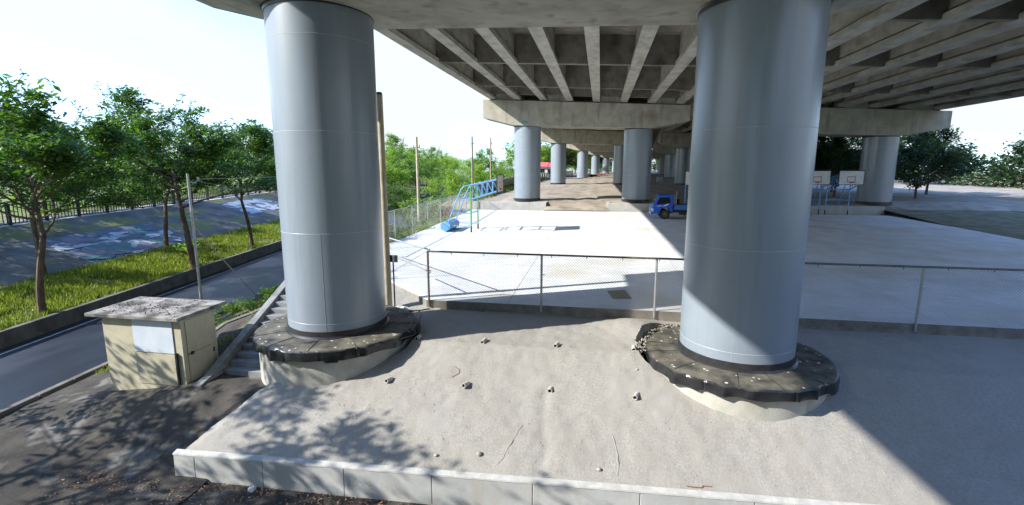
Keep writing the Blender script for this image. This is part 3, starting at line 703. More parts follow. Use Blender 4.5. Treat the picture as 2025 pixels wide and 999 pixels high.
# ---------------------------------------------------------------- big leaning pole, sign, cable, bag
P1 = empty('utility_pole', (-6.76, 14.5, -.9), 'thick pale rust-stained pole standing right behind the left column', 'pole', 'utility poles')
mb = MB(); mb.tube((0, 0, -.1), (.0, 0, 6.8), .135, .10, n=20); mb.build('pole_shaft', M['polec'], P1, True)
mb = MB(); mb.tube((0, 0, 6.8), (0, 0, 6.88), .104, .075, n=20); mb.build('pole_cap', M['dark'], P1, True)
SG = empty('sign_post', (-6.55, 14.55, -.85), 'dark thin post with a small black board beside the thick pole', 'sign')
mb = MB(); mb.tube((0, 0, -.1), (0, 0, 1.72), .025, n=8); mb.build('post', M['dark'], SG)
mb = MB(); mb.box(-.19, .17, -.04, -.022, 1.53, 1.76); mb.build('sign_board', M['dark'], SG)
mb = MB(); mb.box(.0, .07, -.05, -.041, 1.53, 1.76); mb.build('white_band', M['white'], SG)
# low curved drain/cable on the ground beyond the bag
pts = []
for i in range(25):
    t = i / 24; x = lerp(-6.5, -5.35, t); y = lerp(14.25, 14.55, t) - .14 * math.sin(t * 3.1); pts.append((x, y, hslope(x, y) + .02))
mb = MB(); mb.path(pts, .02, 6); tag(mb.build('black_hose', M['black'], smooth=True), 'black hose on the ground between the pole and the fence corner', 'hose')
pts = []
for i in range(30):
    t = i / 29; a = R(lerp(42, -18, t)); r = 2.28 + .05 * math.sin(t * 11); pts.append((PC[0][0] + r * math.cos(a), PC[0][1] + r * math.sin(a), lerp(-.62, -.78, t) + .05 * math.sin(t * 7)))
mb = MB(); mb.path(pts, .016, 6); tag(mb.build('black_cable', M['black'], smooth=True), 'loose black cable draped over the rim of the left pile cap', 'cable')
bm = bmesh.new(); bmesh.ops.create_icosphere(bm, subdivisions=4, radius=.2)
for vv in bm.verts:
    vv.co *= 1 + .55 * noise.noise(vv.co * 9) + .2 * noise.noise(vv.co * 28); vv.co.z *= .45; vv.co.x *= 1.25
me = bpy.data.meshes.new('plastic_sack'); bm.to_mesh(me); bm.free(); me.materials.append(M['plas'])
o = bpy.data.objects.new('plastic_sack', me); COL.objects.link(o); o.location = (-6.2, 14.2, -.79); o.rotation_euler = (0, 0, R(-25)); tag(o, 'crumpled white plastic sack lying at the foot of the thick pole', 'sack')
bm = bmesh.new(); bmesh.ops.create_icosphere(bm, subdivisions=3, radius=.12)
for vv in bm.verts:
    vv.co *= 1 + .6 * noise.noise(vv.co * 12 + Vector((4, 0, 0))); vv.co.z *= .5
me = bpy.data.meshes.new('dark_rag'); bm.to_mesh(me); bm.free(); me.materials.append(M['dark'])
o = bpy.data.objects.new('dark_rag', me); COL.objects.link(o); o.location = (-5.78, 13.85, -.83); tag(o, 'dark rag beside the white plastic sack', 'rag')
# sheet of plywood on the court
mb = MB(); mb.hexa([(x, y, zc(y) + h_) for h_ in (.008, .03) for x, y in ((.52, 15.81), (1.14, 15.86), (.95, 16.91), (.34, 16.68))])
tag(mb.build('plywood_sheet', M['ply']), 'brown plywood sheet lying flat on the court behind the fence', 'board')

# ---------------------------------------------------------------- stairs
ST = empty('concrete_stairs', (-9.3, 10.84, -1.85), 'grey concrete steps climbing beside the left pile cap', 'stairs')
for i in range(13):
    mb = MB(); y0 = .255 * i; mb.box(-.62, .7, y0, y0 + .4, .14 * i - .5, .14 * i + .14 * (1 if True else 0))
    mb.build('step', M['stair'], ST, bevel=.008)
mb = MB(); mb.prism([(-.75, -.55), (-.75, .02), (-.4, .12), (3.5, 2.06), (3.5, 1.3)], 'x', -.86, -.63); mb.build('parapet', M['stair'], ST, bevel=.015)
mb = MB(); mb.hexa([(-2.0, -.05, -.25), (-.95, .1, -.25), (-.95, .28, -.25), (-2.0, .15, -.25), (-2.0, -.05, .04), (-.95, .1, .06), (-.95, .28, .06), (-2.0, .15, .04)])
# low broken kerb lines on the bank left of the stairs
tag(mb.build('x', M['kerb']), None); bpy.data.objects.remove(bpy.data.objects['x'])
for j, (a, b, lab) in enumerate((((-12.6, 11.7), (-10.6, 14.6), 'low broken concrete kerb on the bank left of the stairs, lower one'), ((-14.1, 12.4), (-12.6, 17.4), 'low broken concrete kerb on the bank nearer the road'))):
    mb = MB(); n = 9
    for i in range(n):
        p = (lerp(a[0], b[0], i / n), lerp(a[1], b[1], i / n)); q = (lerp(a[0], b[0], (i + .95) / n), lerp(a[1], b[1], (i + .95) / n))
        zp = hleft(*p); zq = hleft(*q)
        mb.hexa([(p[0], p[1], zp - .2), (p[0] + .15, p[1] - .04, zp - .2), (q[0] + .15, q[1] - .04, zq - .2), (q[0], q[1], zq - .2), (p[0], p[1], zp + .1), (p[0] + .15, p[1] - .04, zp + .1), (q[0] + .15, q[1] - .04, zq + .1), (q[0], q[1], zq + .1)])
    tag(mb.build('bank_kerb', M['kerb'], bevel=.01), lab, 'kerb')

# ---------------------------------------------------------------- shed
SH = empty('utility_shed', (-10.45, 10.2, -2.05), 'small cream and grey utility shed with stained flat roof beside the stairs', 'shed')
ax = 0.06
mb = MB(); mb.box(-2.4, 0, 0, 1.12, -.4, 1.9); mb.build('walls', M['shed'], SH, bevel=.01)
# front (facing -Y) panels and side (facing +X) doors
mb = MB(); mb.box(-1.45, -.25, -.022, -.002, .98, 1.86); mb.build('upper_panel', M['shedb'], SH)
mb = MB(); mb.box(-1.45, -.25, -.022, -.002, .1, .94); dd = mb.build('door', M['shed'], SH)
mb = MB(); mb.box(-.22, -.17, -.06, -.003, .15, 1.0); mb.build('hinge', M['dark'], dd)
mb = MB(); mb.box(.003, .025, .12, .95, .95, 1.84); u1 = mb.build('upper_door', M['shed'], SH)
mb = MB(); mb.box(.003, .025, .12, .95, .08, .93); u2 = mb.build('lower_door', M['shed'], SH)
mb = MB(); mb.box(.026, .06, .2, .27, .9, .98); mb.box(.026, .045, .1, .3, .93, .95); mb.build('latch', M['dark'], u1)
mb = MB()
for z in (.2, .72): mb.box(.026, .04, .93, .97, z, z + .12)
mb.build('hinge', M['dark'], u2)
mb = MB(); mb.box(.003, .04, .0, 1.12, -.3, .06); mb.build('plinth', M['shedg'], SH)
mb = MB(); mb.hexa([(-2.7, -.18, 1.9), (.1, -.18, 1.9), (.16, 1.42, 1.93), (-2.7, 1.42, 1.93), (-2.7, -.18, 1.99), (.1, -.18, 1.99), (.16, 1.42, 2.03), (-2.7, 1.42, 2.03)])
rf = mb.build('roof_slab', M['litterroof'], SH, bevel=.01)
mb = MB(); rnd = random.Random(8)
for i in range(260):
    pebble(mb, (rnd.uniform(-2.5, 0), rnd.uniform(-.1, 1.35), 2.03 + rnd.uniform(-.02, .01)), rnd.uniform(.008, .03), rnd)
q = mb.build('roof_debris', M['soil'], rf)

# ---------------------------------------------------------------- lamp pole with wires
LP = empty('light_pole', (-15.05, 15.75, -2.55), 'slim galvanised pole with a small bracket between the shed and the road', 'pole')
mb = MB(); mb.tube((0, 0, -.1), (0, 0, 6.05), .055, .042, n=14); mb.build('pole_shaft', M['galv'], LP, True)
mb = MB(); mb.path([(0, 0, 5.72), (.22, .1, 5.72), (.30, .14, 5.84)], .018, 6); mb.tube((.30, .14, 5.78), (.30, .14, 5.92), .035, n=8); mb.build('bracket', M['galv'], LP, True)
def cable(name, a, b, sag, r, lab, m=None):
    pts = []
    for i in range(25):
        t = i / 24; p = Vector(a).lerp(Vector(b), t); p.z -= sag * 4 * t * (1 - t); pts.append(p)
    mb = MB(); mb.path(pts, r, 5); return tag(mb.build(name, m or M['galv'], smooth=True), lab, 'cable')
cable('stay_cable', (-15.05, 15.75, 1.6), (-14.9, 18.9, -2.25), .05, .02, 'pale stay cable running from the galvanised pole down to the road edge', M['line'])
cable('overhead_wire', (-14.75, 15.9, 3.3), (-9.0, 33, 5.2), .5, .007, 'thin wire strung from the galvanised pole to behind the left column', M['galv'])
cable('overhead_wire', (-14.75, 15.9, 3.2), (-24.5, 44, 2.4), .6, .006, 'thin wire running from the galvanised pole away over the road', M['galv'])

# ---------------------------------------------------------------- far utility poles
for (x, y, zb, zt, r, lab, px) in ((-13.05, 33.8, -.5, 6.0, .105, 'weathered grey pole in the bushes left of the portable hoop', 1), (-13.9, 52.5, .2, 7.3, .125, 'brown wooden pole standing above the blue hoop arm', 2), (-14.4, 64, .5, 7.9, .13, 'thin far wooden pole right of the brown one', 3)):
    root = empty('utility_pole', (x, y, zb), lab, 'pole', 'utility poles')
    mb = MB(); mb.tube((0, 0, 0), (0, 0, zt - zb), r, r * .75, n=12); mb.build('pole_shaft', M['wood'] if px > 1 else M['polec'], root, True)
    mb = MB(); mb.tube((-.25, 0, zt - zb - .75), (.25, 0, zt - zb - .75), .03, n=6); mb.tube((.2, 0, zt - zb - .75), (.2, 0, zt - zb - .55), .035, n=6); mb.build('insulator_bracket', M['rail'], root)
cable('overhead_wire', (-12.85, 33.8, 5.2), (-13.7, 52.5, 6.5), .4, .012, 'thin wire between the grey pole and the brown wooden pole', M['galv'])
cable('overhead_wire', (-13.7, 52.5, 6.5), (-14.2, 64, 7.1), .4, .014, 'thin wire between the two far wooden poles', M['galv'])

# ---------------------------------------------------------------- portable basketball hoops
def hoop(loc, rz, lab, green=True, boardm='board', face=False):
    root = empty('basketball_hoop', loc, lab, 'basketball hoop', 'portable basketball hoops', rz)
    r = .035
    for s_ in (-.88, .88):
        mb = MB(); mb.tube((0, s_, .35), (0, s_, 2.9), .045, n=10)
        mb.build('post', M['green'] if green else M['blue'], root, True)
        mb = MB(); mb.tube((0, s_, .0), (0, s_, .36), .052, n=10); mb.build('post_foot', M['dark'], root, True)
        mb = MB(); mb.path([(-1.62, s_ * .95, .35), (-1.0, s_ * .97, 1.9), (-.62, s_, 2.72), (-.42, s_, 2.9), (-.2, s_, 2.96), (0, s_, 2.98), (1.68, s_ * .95, 3.36)], r, 10); mb.build('slanted_pipe', M['blue'], root, True)
        mb = MB(); mb.tube((0, s_, 2.08), (1.68, s_ * .95, 2.62), r, n=10)
        xs = [0, .35, .7, 1.05, 1.4]
        for i, x in enumerate(xs):
            zt = 2.98 + .226 * x; zb = 2.08 + .321 * x
            mb.tube((x, s_, zb), (x, s_, zt), .022, n=6)
            if i < 4:
                x2 = xs[i + 1]; a, b = ((x, 2.98 + .226 * x), (x2, 2.08 + .321 * x2))
                mb.tube((a[0], s_, a[1]), (b[0], s_, b[1]), .018, n=6)
        mb.build('truss_arm', M['blue'], root, True)
    mb = MB()
    for z, xx in ((.38, -1.62), (1.2, -1.28), (2.05, -.94)):
        for s_ in (-.9, .9): mb.tube((xx, s_, z), (0, s_, z), .026, n=6)
        mb.tube((xx, -.9, z), (xx, .9, z), .026, n=6)
        if z > 1: mb.tube((0, -.9, z), (0, .9, z), .026, n=6)
    mb.tube((0, -.9, 2.95), (0, .9, 2.95), .03, n=6); mb.tube((0, -.9, 2.1), (0, .9, 2.1), .03, n=6); mb.tube((.8, -.9, 3.15), (.8, .9, 3.15), .022, n=6)
    mb.build('brace', M['blue'], root, True)
    mb = MB(); q = []
    for i in range(6): a = R(60 * i + 30); q.append((-1.68 + .38 * math.cos(a), .34 + .34 * math.sin(a)))
    mb.prism(q, 'y', -1.02, 1.02); mb.build('counterweight', M['blue'], root, bevel=.02)
    mb = MB(); mb.box(1.68, 1.72, -.9, .9, 2.53, 3.6); bd = mb.build('backboard', M[boardm], root)
    mb = MB()
    for (y0, y1, z0, z1) in ((-.3, .3, 3.12, 3.16), (-.3, .3, 2.72, 2.76), (-.3, -.26, 2.72, 3.16), (.26, .3, 2.72, 3.16)): mb.box(1.721, 1.727, y0, y1, z0, z1)
    mb.build('target_square', M['redp'], bd)
    mb = MB()
    for (y0, y1, z0, z1) in ((-.93, .93, 3.58, 3.63), (-.93, .93, 2.5, 2.54), (-.94, -.9, 2.5, 3.63), (.9, .94, 2.5, 3.63)): mb.box(1.67, 1.735, y0, y1, z0, z1)
    mb.build('board_frame', M['dark'], bd)
    mb = MB(); n = 20
    for i in range(n):
        a = 2 * math.pi * i / n; b = 2 * math.pi * (i + 1) / n
        mb.tube((1.98 + .225 * math.cos(a), .225 * math.sin(a), 2.7), (1.98 + .225 * math.cos(b), .225 * math.sin(b), 2.7), .012, n=5)
    mb.box(1.725, 1.79, -.1, .1, 2.66, 2.72); mb.build('rim', M['redp'], bd)
    return root
hoop((-8.02, 30.7, zc(30.7)), 0, 'portable hoop with blue truss arm and green posts on the sunlit court')
hoop((17.2, 44.6, 0), R(-94), 'shaded portable hoop with white board facing the fence, first right of the right column', False, 'boardw')
hoop((19.45, 44.6, 0), R(-87), 'shaded portable hoop whose rim has a dark net, second right of the right column', False, 'boardw')
hoop((7.8, 42.0, zc(42)), R(-100), 'shaded portable hoop half hidden behind the right column and the truck bed', False, 'boardw')

# ---------------------------------------------------------------- truck (faces -X)
T = empty('flatbed_truck', (4.0, 39.0, zc(39.9)), 'small bright blue flatbed truck parked in the shade on the court', 'truck')
def side(pts, y0, y1): mb = MB(); mb.prism(pts, 'y', y0, y1); return mb
W0, W1 = 0.0, 1.7
cabp = [(.02, .42), (.0, .75), (.06, .95), (.42, 1.72), (.55, 1.83), (1.52, 1.86), (1.56, 1.8), (1.56, .55), (1.42, .55), (1.36, .72), (1.22, .86), (1.02, .9), (.82, .86), (.68, .72), (.62, .5), (.58, .42)]
cab = side(cabp, W0, W1).build('cab', M['truckblue'], T, bevel=.03)
def pane(pts, y, name='side_window', dy=-.006):
    mb = MB(); mb.prism(pts, 'y', y, y + dy); return mb.build(name, M['glass'], cab)
pane([(.32, 1.12), (.56, 1.66), (1.28, 1.68), (1.36, 1.55), (1.36, 1.22), (.5, 1.12)], W0)
pane([(.32, 1.12), (.56, 1.66), (1.28, 1.68), (1.36, 1.55), (1.36, 1.22), (.5, 1.12)], W1, dy=.006)
mb = MB(); mb.hexa([(.12, .12, 1.08), (.12, 1.58, 1.08), (.44, 1.52, 1.74), (.44, .18, 1.74), (.10, .12, 1.08), (.10, 1.58, 1.08), (.42, 1.52, 1.75), (.42, .18, 1.75)]); mb.build('windscreen', M['glass'], cab)
for yy in (.16, 1.36):
    mb = MB(); mb.box(-.015, .03, yy, yy + .2, .6, .82); mb.build('headlight', M['lamp'], cab, bevel=.01)
mb = MB(); mb.box(.01, .13, -.012, -.002, .58, .8); mb.build('side_lamp', M['lamp'], cab)
mb = MB(); mb.box(-.06, .1, .03, 1.67, .36, .55); mb.build('bumper', M['truckblue'], cab, bevel=.02)
mb = MB(); mb.box(-.005, .02, .45, 1.25, .62, .8); mb.build('grille', M['dark'], cab)
for yy, s_ in ((-.0, -1), (1.7, 1)):
    mb = MB(); mb.tube((.2, yy, 1.35), (.06, yy + s_ * .17, 1.42), .012, n=6); mb.box(.0, .05, yy + s_ * .14 - .06, yy + s_ * .14 + .06, 1.28, 1.58); mb.build('mirror', M['dark'], cab)
mb = MB(); mb.box(1.12, 1.28, -.014, -.002, 1.02, 1.06); mb.build('door_handle', M['dark'], cab)
mb = MB()
for p in ([(.35, .98), (.42, 1.03), (.55, 1.0), (.62, 1.05), (.75, 1.03), (.66, .99), (.55, .96), (.45, .98)], [(.76, .98), (.95, 1.08), (1.12, 1.16), (1.3, 1.2), (1.18, 1.12), (1.3, 1.12), (1.12, 1.06), (1.28, 1.04), (1.0, 1.0)]):
    mb.prism(p, 'y', -.008, -.003)
mb.build('door_stripe', M['white'], cab)
mb = MB()
for (a, b, zz0, zz1) in ((.60, .605, .6, 1.7), (1.42, 1.425, .9, 1.7)): mb.box(a, b, -.004, -.001, zz0, zz1)
mb.build('door_gap', M['dark'], cab)
mb = MB(); mb.box(1.6, 5.0, .3, .42, .5, .64); mb.box(1.6, 5.0, 1.28, 1.4, .5, .64); mb.box(.6, 1.6, .3, 1.4, .42, .52)
for x in (1.9, 2.8, 3.7, 4.6): mb.box(x, x + .1, .3, 1.4, .5, .62)
mb.box(2.1, 2.7, .05, .35, .34, .58); mb.tube((3.1, .12, .45), (3.6, .12, .45), .14, n=12)
ch = mb.build('chassis', M['dark'], T)
mb = MB(); mb.box(1.66, 4.95, 0.0, 1.7, .70, .78); bed = mb.build('flatbed', M['bedblue'], T)
for (a, b, c, d, nm) in ((1.66, 4.95, -.03, 0, 'side_gate'), (1.66, 4.95, 1.7, 1.73, 'side_gate'), (4.95, 4.98, -.03, 1.73, 'tail_gate')):
    mb = MB(); mb.box(a, b, c, d, .72, 1.1)
    for q in frange(a + .1, b - .1, .8) if nm == 'side_gate' else []: mb.box(q, q + .04, c - .012, d + .012, .72, 1.1)
    mb.build(nm, M['bedblue'], bed, bevel=.004)
mb = MB()
for yy in (.02, 1.66): mb.box(1.66, 1.7, yy, yy + .04, .75, 1.78)
mb.box(1.66, 1.7, .02, 1.7, 1.45, 1.5); mb.box(1.66, 1.7, .02, 1.7, 1.1, 1.14); mb.box(1.78, 1.81, -.01, .02, .75, 2.12); mb.build('headboard', M['galv'], bed)
mb = MB(); mb.box(1.95, 4.8, .2, 1.5, .785, .98); mb.tube((1.9, .5, 1.04), (2.5, .5, 1.04), .14, n=10); mb.tube((2.1, 1.0, 1.1), (2.1, 1.0, 1.5), .13, n=12); mb.build('cargo', M['dark'], bed)
for (x, yy) in ((1.02, .02), (1.02, 1.48), (3.95, .02), (3.95, 1.48)):
    mb = MB(); rr = .355; mb.m = 0
    vs = []; prof = [(.2, 0), (rr - .04, 0), (rr, .03), (rr, .17), (rr - .04, .2), (.2, .2)]
    n = 28
    for r_, t_ in prof:
        for i in range(n): a = 2 * math.pi * i / n; vs.append((x + r_ * math.cos(a), yy + t_, rr + r_ * math.sin(a)))
    mb.mesh(vs, [(k * n + i, k * n + (i + 1) % n, (k + 1) * n + (i + 1) % n, (k + 1) * n + i) for k in range(5) for i in range(n)])
    wh = mb.build('wheel', M['tyre'], T, True)
    mb = MB(); mb.tube((x, yy + .03, rr), (x, yy + .17, rr), .2, n=20)
    for i in range(6): a = R(60 * i); mb.tube((x + .11 * math.cos(a), yy + .01, rr + .11 * math.sin(a)), (x + .11 * math.cos(a), yy + .04, rr + .11 * math.sin(a)), .02, n=6)
    mb.tube((x, yy, rr), (x, yy + .04, rr), .06, n=12); mb.build('rim', M['rail'], wh, True)
# concrete block and other odds under the right viaduct
mb = MB(); mb.box(10.7, 11.8, 97, 98, 1.3, 2.45); tag(mb.build('concrete_block', M['wall'], bevel=.03), 'small concrete block standing in the shade between far columns', 'block')
bm = bmesh.new(); bmesh.ops.create_icosphere(bm, subdivisions=3, radius=1)
for vv in bm.verts: vv.co *= 1 + .5 * noise.noise(vv.co * 3); vv.co = Vector((vv.co.x * 2.3, vv.co.y * 1.2, vv.co.z * .35))
me = bpy.data.meshes.new('tarpaulin'); bm.to_mesh(me); bm.free(); me.materials.append(M['dark'])
o = bpy.data.objects.new('tarpaulin', me); COL.objects.link(o); o.location = (-3.2, 137, 2.3); tag(o, 'dark tarpaulin heap on the sand before a far left column', 'tarpaulin')
mb = MB(); rnd = random.Random(2)
for i in range(14): pebble(mb, (.5 + rnd.uniform(-2, 2), 150 + rnd.uniform(-3, 3), 2.5), rnd.uniform(.2, .45), rnd)
tag(mb.build('red_rubble', M['tile']), 'scatter of red rubble on the sand among the far columns', 'rubble', kind='stuff')

# ---------------------------------------------------------------- houses, far building
def house(x, y, z, wx, wy, h, lab, roofm, group='houses with red roofs'):
    root = empty('house', (x, y, z), lab, 'house', group)
    mb = MB(); mb.box(-wx / 2, wx / 2, 0, wy, 0, h); mb.build('wall', M['pale'], root)
    mb = MB(); mb.prism([(-.5, h), (wy / 2, h + .95), (wy + .5, h), (wy + .5, h + .1), (wy / 2, h + 1.07), (-.5, h + .1)], 'x', -wx / 2 - .5, wx / 2 + .5); mb.build('roof', M[roofm], root)
    for q in (-wx / 4, wx / 4):
        mb = MB(); mb.box(q - .5, q + .5, -.03, -.002, h * .35, h * .8); mb.build('window', M['glass'], root)
    return root
house(-13.9, 112, 2.3, 3.2, 4, 2.2, 'small house with red sheet roof, the left one beside the second left column', 'tile')
house(-10.6, 112, 2.2, 3.4, 4, 2.2, 'small house with red sheet roof and grey awning, touching the second left column', 'tile')
B = empty('far_building', (22, 285, 3), 'pale tall building closing the view at the far end of the columns', 'building')
mb = MB(); mb.box(-12, 14, 0, 10, 0, 12); mb.build('wall', M['pale'], B)
for i in range(5):
    for j in range(3):
        mb = MB(); mb.box(-11 + i * 5, -9 + i * 5, -.06, -.004, 1.5 + j * 3.5, 3.2 + j * 3.5); mb.build('window', M['glass'], B)

# ---------------------------------------------------------------- trees
def leaf_cluster(vs, fs, c, rad, n, size, rnd, flat=.5):
    for _ in range(n):
        while True:
            d = Vector((rnd.uniform(-1, 1), rnd.uniform(-1, 1), rnd.uniform(-1, 1)))
            if d.length < 1: break
        p = c + Vector((d.x * rad, d.y * rad, d.z * rad * flat))
        nrm = Vector((rnd.gauss(0, .6), rnd.gauss(0, .6), 1)).normalized(); u = nrm.orthogonal().normalized(); a = rnd.uniform(0, 6.28)
        u = (Matrix.Rotation(a, 3, nrm) @ u); v = nrm.cross(u); s_ = size * rnd.uniform(.4, 1.45)
        b = len(vs); vs += [p - u * s_, p - v * s_ * .42 + nrm * s_ * .1, p + u * s_, p + v * s_ * .42 + nrm * s_ * .1]; fs.append((b, b + 1, b + 2, b + 3))
def grow(seed, height, spread, trunk_h, trunk_r, nb, leafn, leafs, crad, up=.35, layers=False, flat=.5, lean=(0, 0), top_sprig=0):
    rnd = random.Random(seed); mb = MB(); tips = []
    def branch(p, d, ln, r, lev):
        segs = 3; q = p
        for i in range(segs):
            d = (d + Vector((rnd.gauss(0, .12), rnd.gauss(0, .12), rnd.gauss(0, .06) + (.03 if lev else .0)))).normalized()
            q2 = q + d * ln / segs; r2 = r * (1 - .22); mb.tube(q, q2, r, r2, n=7 if lev < 2 else 4, caps=False)
            q = q2; r = r2
            if lev >= 1 and (i > 0 or lev > 1): tips.append((q.copy(), lev))
            if lev < 3 and i > 0:
                for _ in range(1 if lev else 1):
                    dd = (d + Vector((rnd.gauss(0, .7), rnd.gauss(0, .7), rnd.gauss(.1, .3)))).normalized(); branch(q, dd, ln * rnd.uniform(.5, .75), r * .6, lev + 1)
        if lev < 3:
            for _ in range(2):
                dd = (d + Vector((rnd.gauss(0, .55), rnd.gauss(0, .55), rnd.gauss(.05, .25)))).normalized(); branch(q, dd, ln * rnd.uniform(.5, .75), r * .65, lev + 1)
        else: tips.append((q.copy(), 4))
    # trunk
    q = Vector((0, 0, -.2)); d = Vector((lean[0], lean[1], 1)).normalized(); r = trunk_r; n = 6
    mb.tube(q - Vector((0, 0, .3)), q + d * .25, r * 1.35, r, n=10, caps=False)
    for i in range(n):
        d = (d + Vector((rnd.gauss(0, .05), rnd.gauss(0, .05), 0))).normalized(); q2 = q + d * (trunk_h + .2) / n; mb.tube(q, q2, r, r * .94, n=10, caps=False); q = q2; r *= .94
    for i in range(nb):
        a = 6.28 * i / nb + rnd.uniform(-.4, .4); e = rnd.uniform(up * .4, up * 1.6)
        dd = Vector((math.cos(a), math.sin(a), e)).normalized()
        t = i / nb; base = q + Vector((0, 0, (height - trunk_h) * .45 * t if layers else 0))
        branch(base, dd, spread * rnd.uniform(.5, .72) * (1 - .4 * t if layers else 1), r * .55, 1)
    # leader
    d = Vector((lean[0] * .5, lean[1] * .5, 1)).normalized(); p = q; rr = r * .8
    for i in range(5):
        d = (d + Vector((rnd.gauss(0, .13), rnd.gauss(0, .13), 0))).normalized(); p2 = p + d * (height - trunk_h) / 5.6; mb.tube(p, p2, rr, rr * .75, n=6, caps=False); rr *= .75; p = p2
        for _ in range(3):
            a = rnd.uniform(0, 6.28); dd = Vector((math.cos(a), math.sin(a), rnd.uniform(.1, .9))).normalized()
            branch(p, dd, spread * rnd.uniform(.3, .55) * (1 - i * .13), rr * .6, 2)
    vs = []; fs = []
    for c, lev in tips: leaf_cluster(vs, fs, c + Vector((0, 0, .05)), crad * rnd.uniform(.6, 1.25), int(leafn * rnd.uniform(.6, 1.4)), leafs, rnd, flat)
    for s_ in range(top_sprig):
        a = rnd.uniform(0, 6.28); c = p + Vector((math.cos(a), math.sin(a), 0)) * rnd.uniform(0, spread * .45); c.z -= rnd.uniform(.3, 1.6)
        dd = Vector((math.cos(a) * .5, math.sin(a) * .5, 1)).normalized()
        for t in range(9):
            c2 = c + dd * .22 + Vector((rnd.gauss(0, .04), rnd.gauss(0, .04), 0)); mb.tube(c, c2, .014, .012, n=4, caps=False); c = c2
            leaf_cluster(vs, fs, c, .2, 7, leafs * .8, rnd, .7)
    wood = mb.build('tmpwood', M['bark'], smooth=True).data
    o = fast('tmpleaf', vs, fs, M['leafA']); lf = o.data
    for nm in ('tmpwood', 'tmpleaf'):
        for ob in [x for x in COL.objects if x.name.startswith(nm)]: bpy.data.objects.remove(ob)
    return wood, lf
def put_tree(proto, loc, rz, sc, lab, leafm=None, name='tree', group=None, cat='tree'):
    root = empty(name, loc, lab, cat, group, rz); root.scale = (sc, sc, sc) if not isinstance(sc, tuple) else sc
    wd, lf = proto
    t = bpy.data.objects.new('trunk', wd); COL.objects.link(t); t.parent = root
    if leafm:
        key = lf.name + leafm
        if key not in LC: c = lf.copy(); c.materials.clear(); c.materials.append(M[leafm]); LC[key] = c
        lf = LC[key]
    c = bpy.data.objects.new('crown', lf); COL.objects.link(c); c.parent = root
    return root
LC = {}
pA = grow(21, 9.0, 4.8, 3.0, .17, 8, 19, .115, .5, up=.35, layers=True, flat=.45, top_sprig=12, lean=(-.12, 0))
pB = grow(33, 7.4, 4.3, 2.7, .13, 8, 19, .115, .5, up=.35, layers=True, flat=.45, top_sprig=8, lean=(.02, 0))
pF = grow(41, 8.5, 4.6, 3.0, .15, 7, 7, .12, .42, up=.35, layers=True, flat=.45, top_sprig=4)
pC = grow(5, 5.0, 3.3, .7, .10, 7, 11, .12, .5, up=.8, flat=.7, top_sprig=1)
pD = grow(9, 6.5, 3.8, 1.2, .13, 7, 11, .13, .55, up=.8, flat=.7, top_sprig=4)
pE = grow(14, 7.5, 4.6, 1.5, .16, 8, 10, .19, .75, up=.7, flat=.65, top_sprig=3)
def kz(x, y): return hgrass(x, y) if xk(y) - x < 5 else (hlev(x, y) if xk(y) - x < 12 else zr(min(y, 200)) + 2.7)
GV = 'trees on the grass verge across the road'
put_tree(pA, (-22.3, 23.1, -1.4), R(40), 1.0, 'tall feathery tree on the grass verge nearest the galvanised pole', 'leafA', group=GV)
put_tree(pB, (-23.5, 29.3, -1.1), R(-60), 1.0, 'slim feathery tree on the verge just left of the left column', 'leafA', group=GV)
put_tree(pB, (-21.4, 14.8, -1.75), R(130), 1.1, 'feathery tree on the verge left of the shed', 'leafA', group=GV)
put_tree(pA, (-26.3, 18.5, -1.3), R(10), .85, 'feathery tree at the foot of the painted levee', 'leafA', group=GV)
put_tree(pA, (-27.5, 26.5, -1.0), R(300), .85, 'feathery tree growing against the painted levee behind the galvanised pole', 'leafA', group=GV)
put_tree(pB, (-24.5, 38.5, -.85), R(200), .95, 'feathery tree on the verge hidden behind the left column', 'leafA', group=GV)
# shade tree outside the view, whose dapples fall on the slope
put_tree(pF, (-16.8, 3.2, -2.9), R(80), 1.1, 'feathery tree beside the yard left of the camera', 'leafA')
put_tree(pF, (-13.4, .8, -2.9), R(210), 1.1, 'slim feathery tree beside the yard close to the camera', 'leafA')
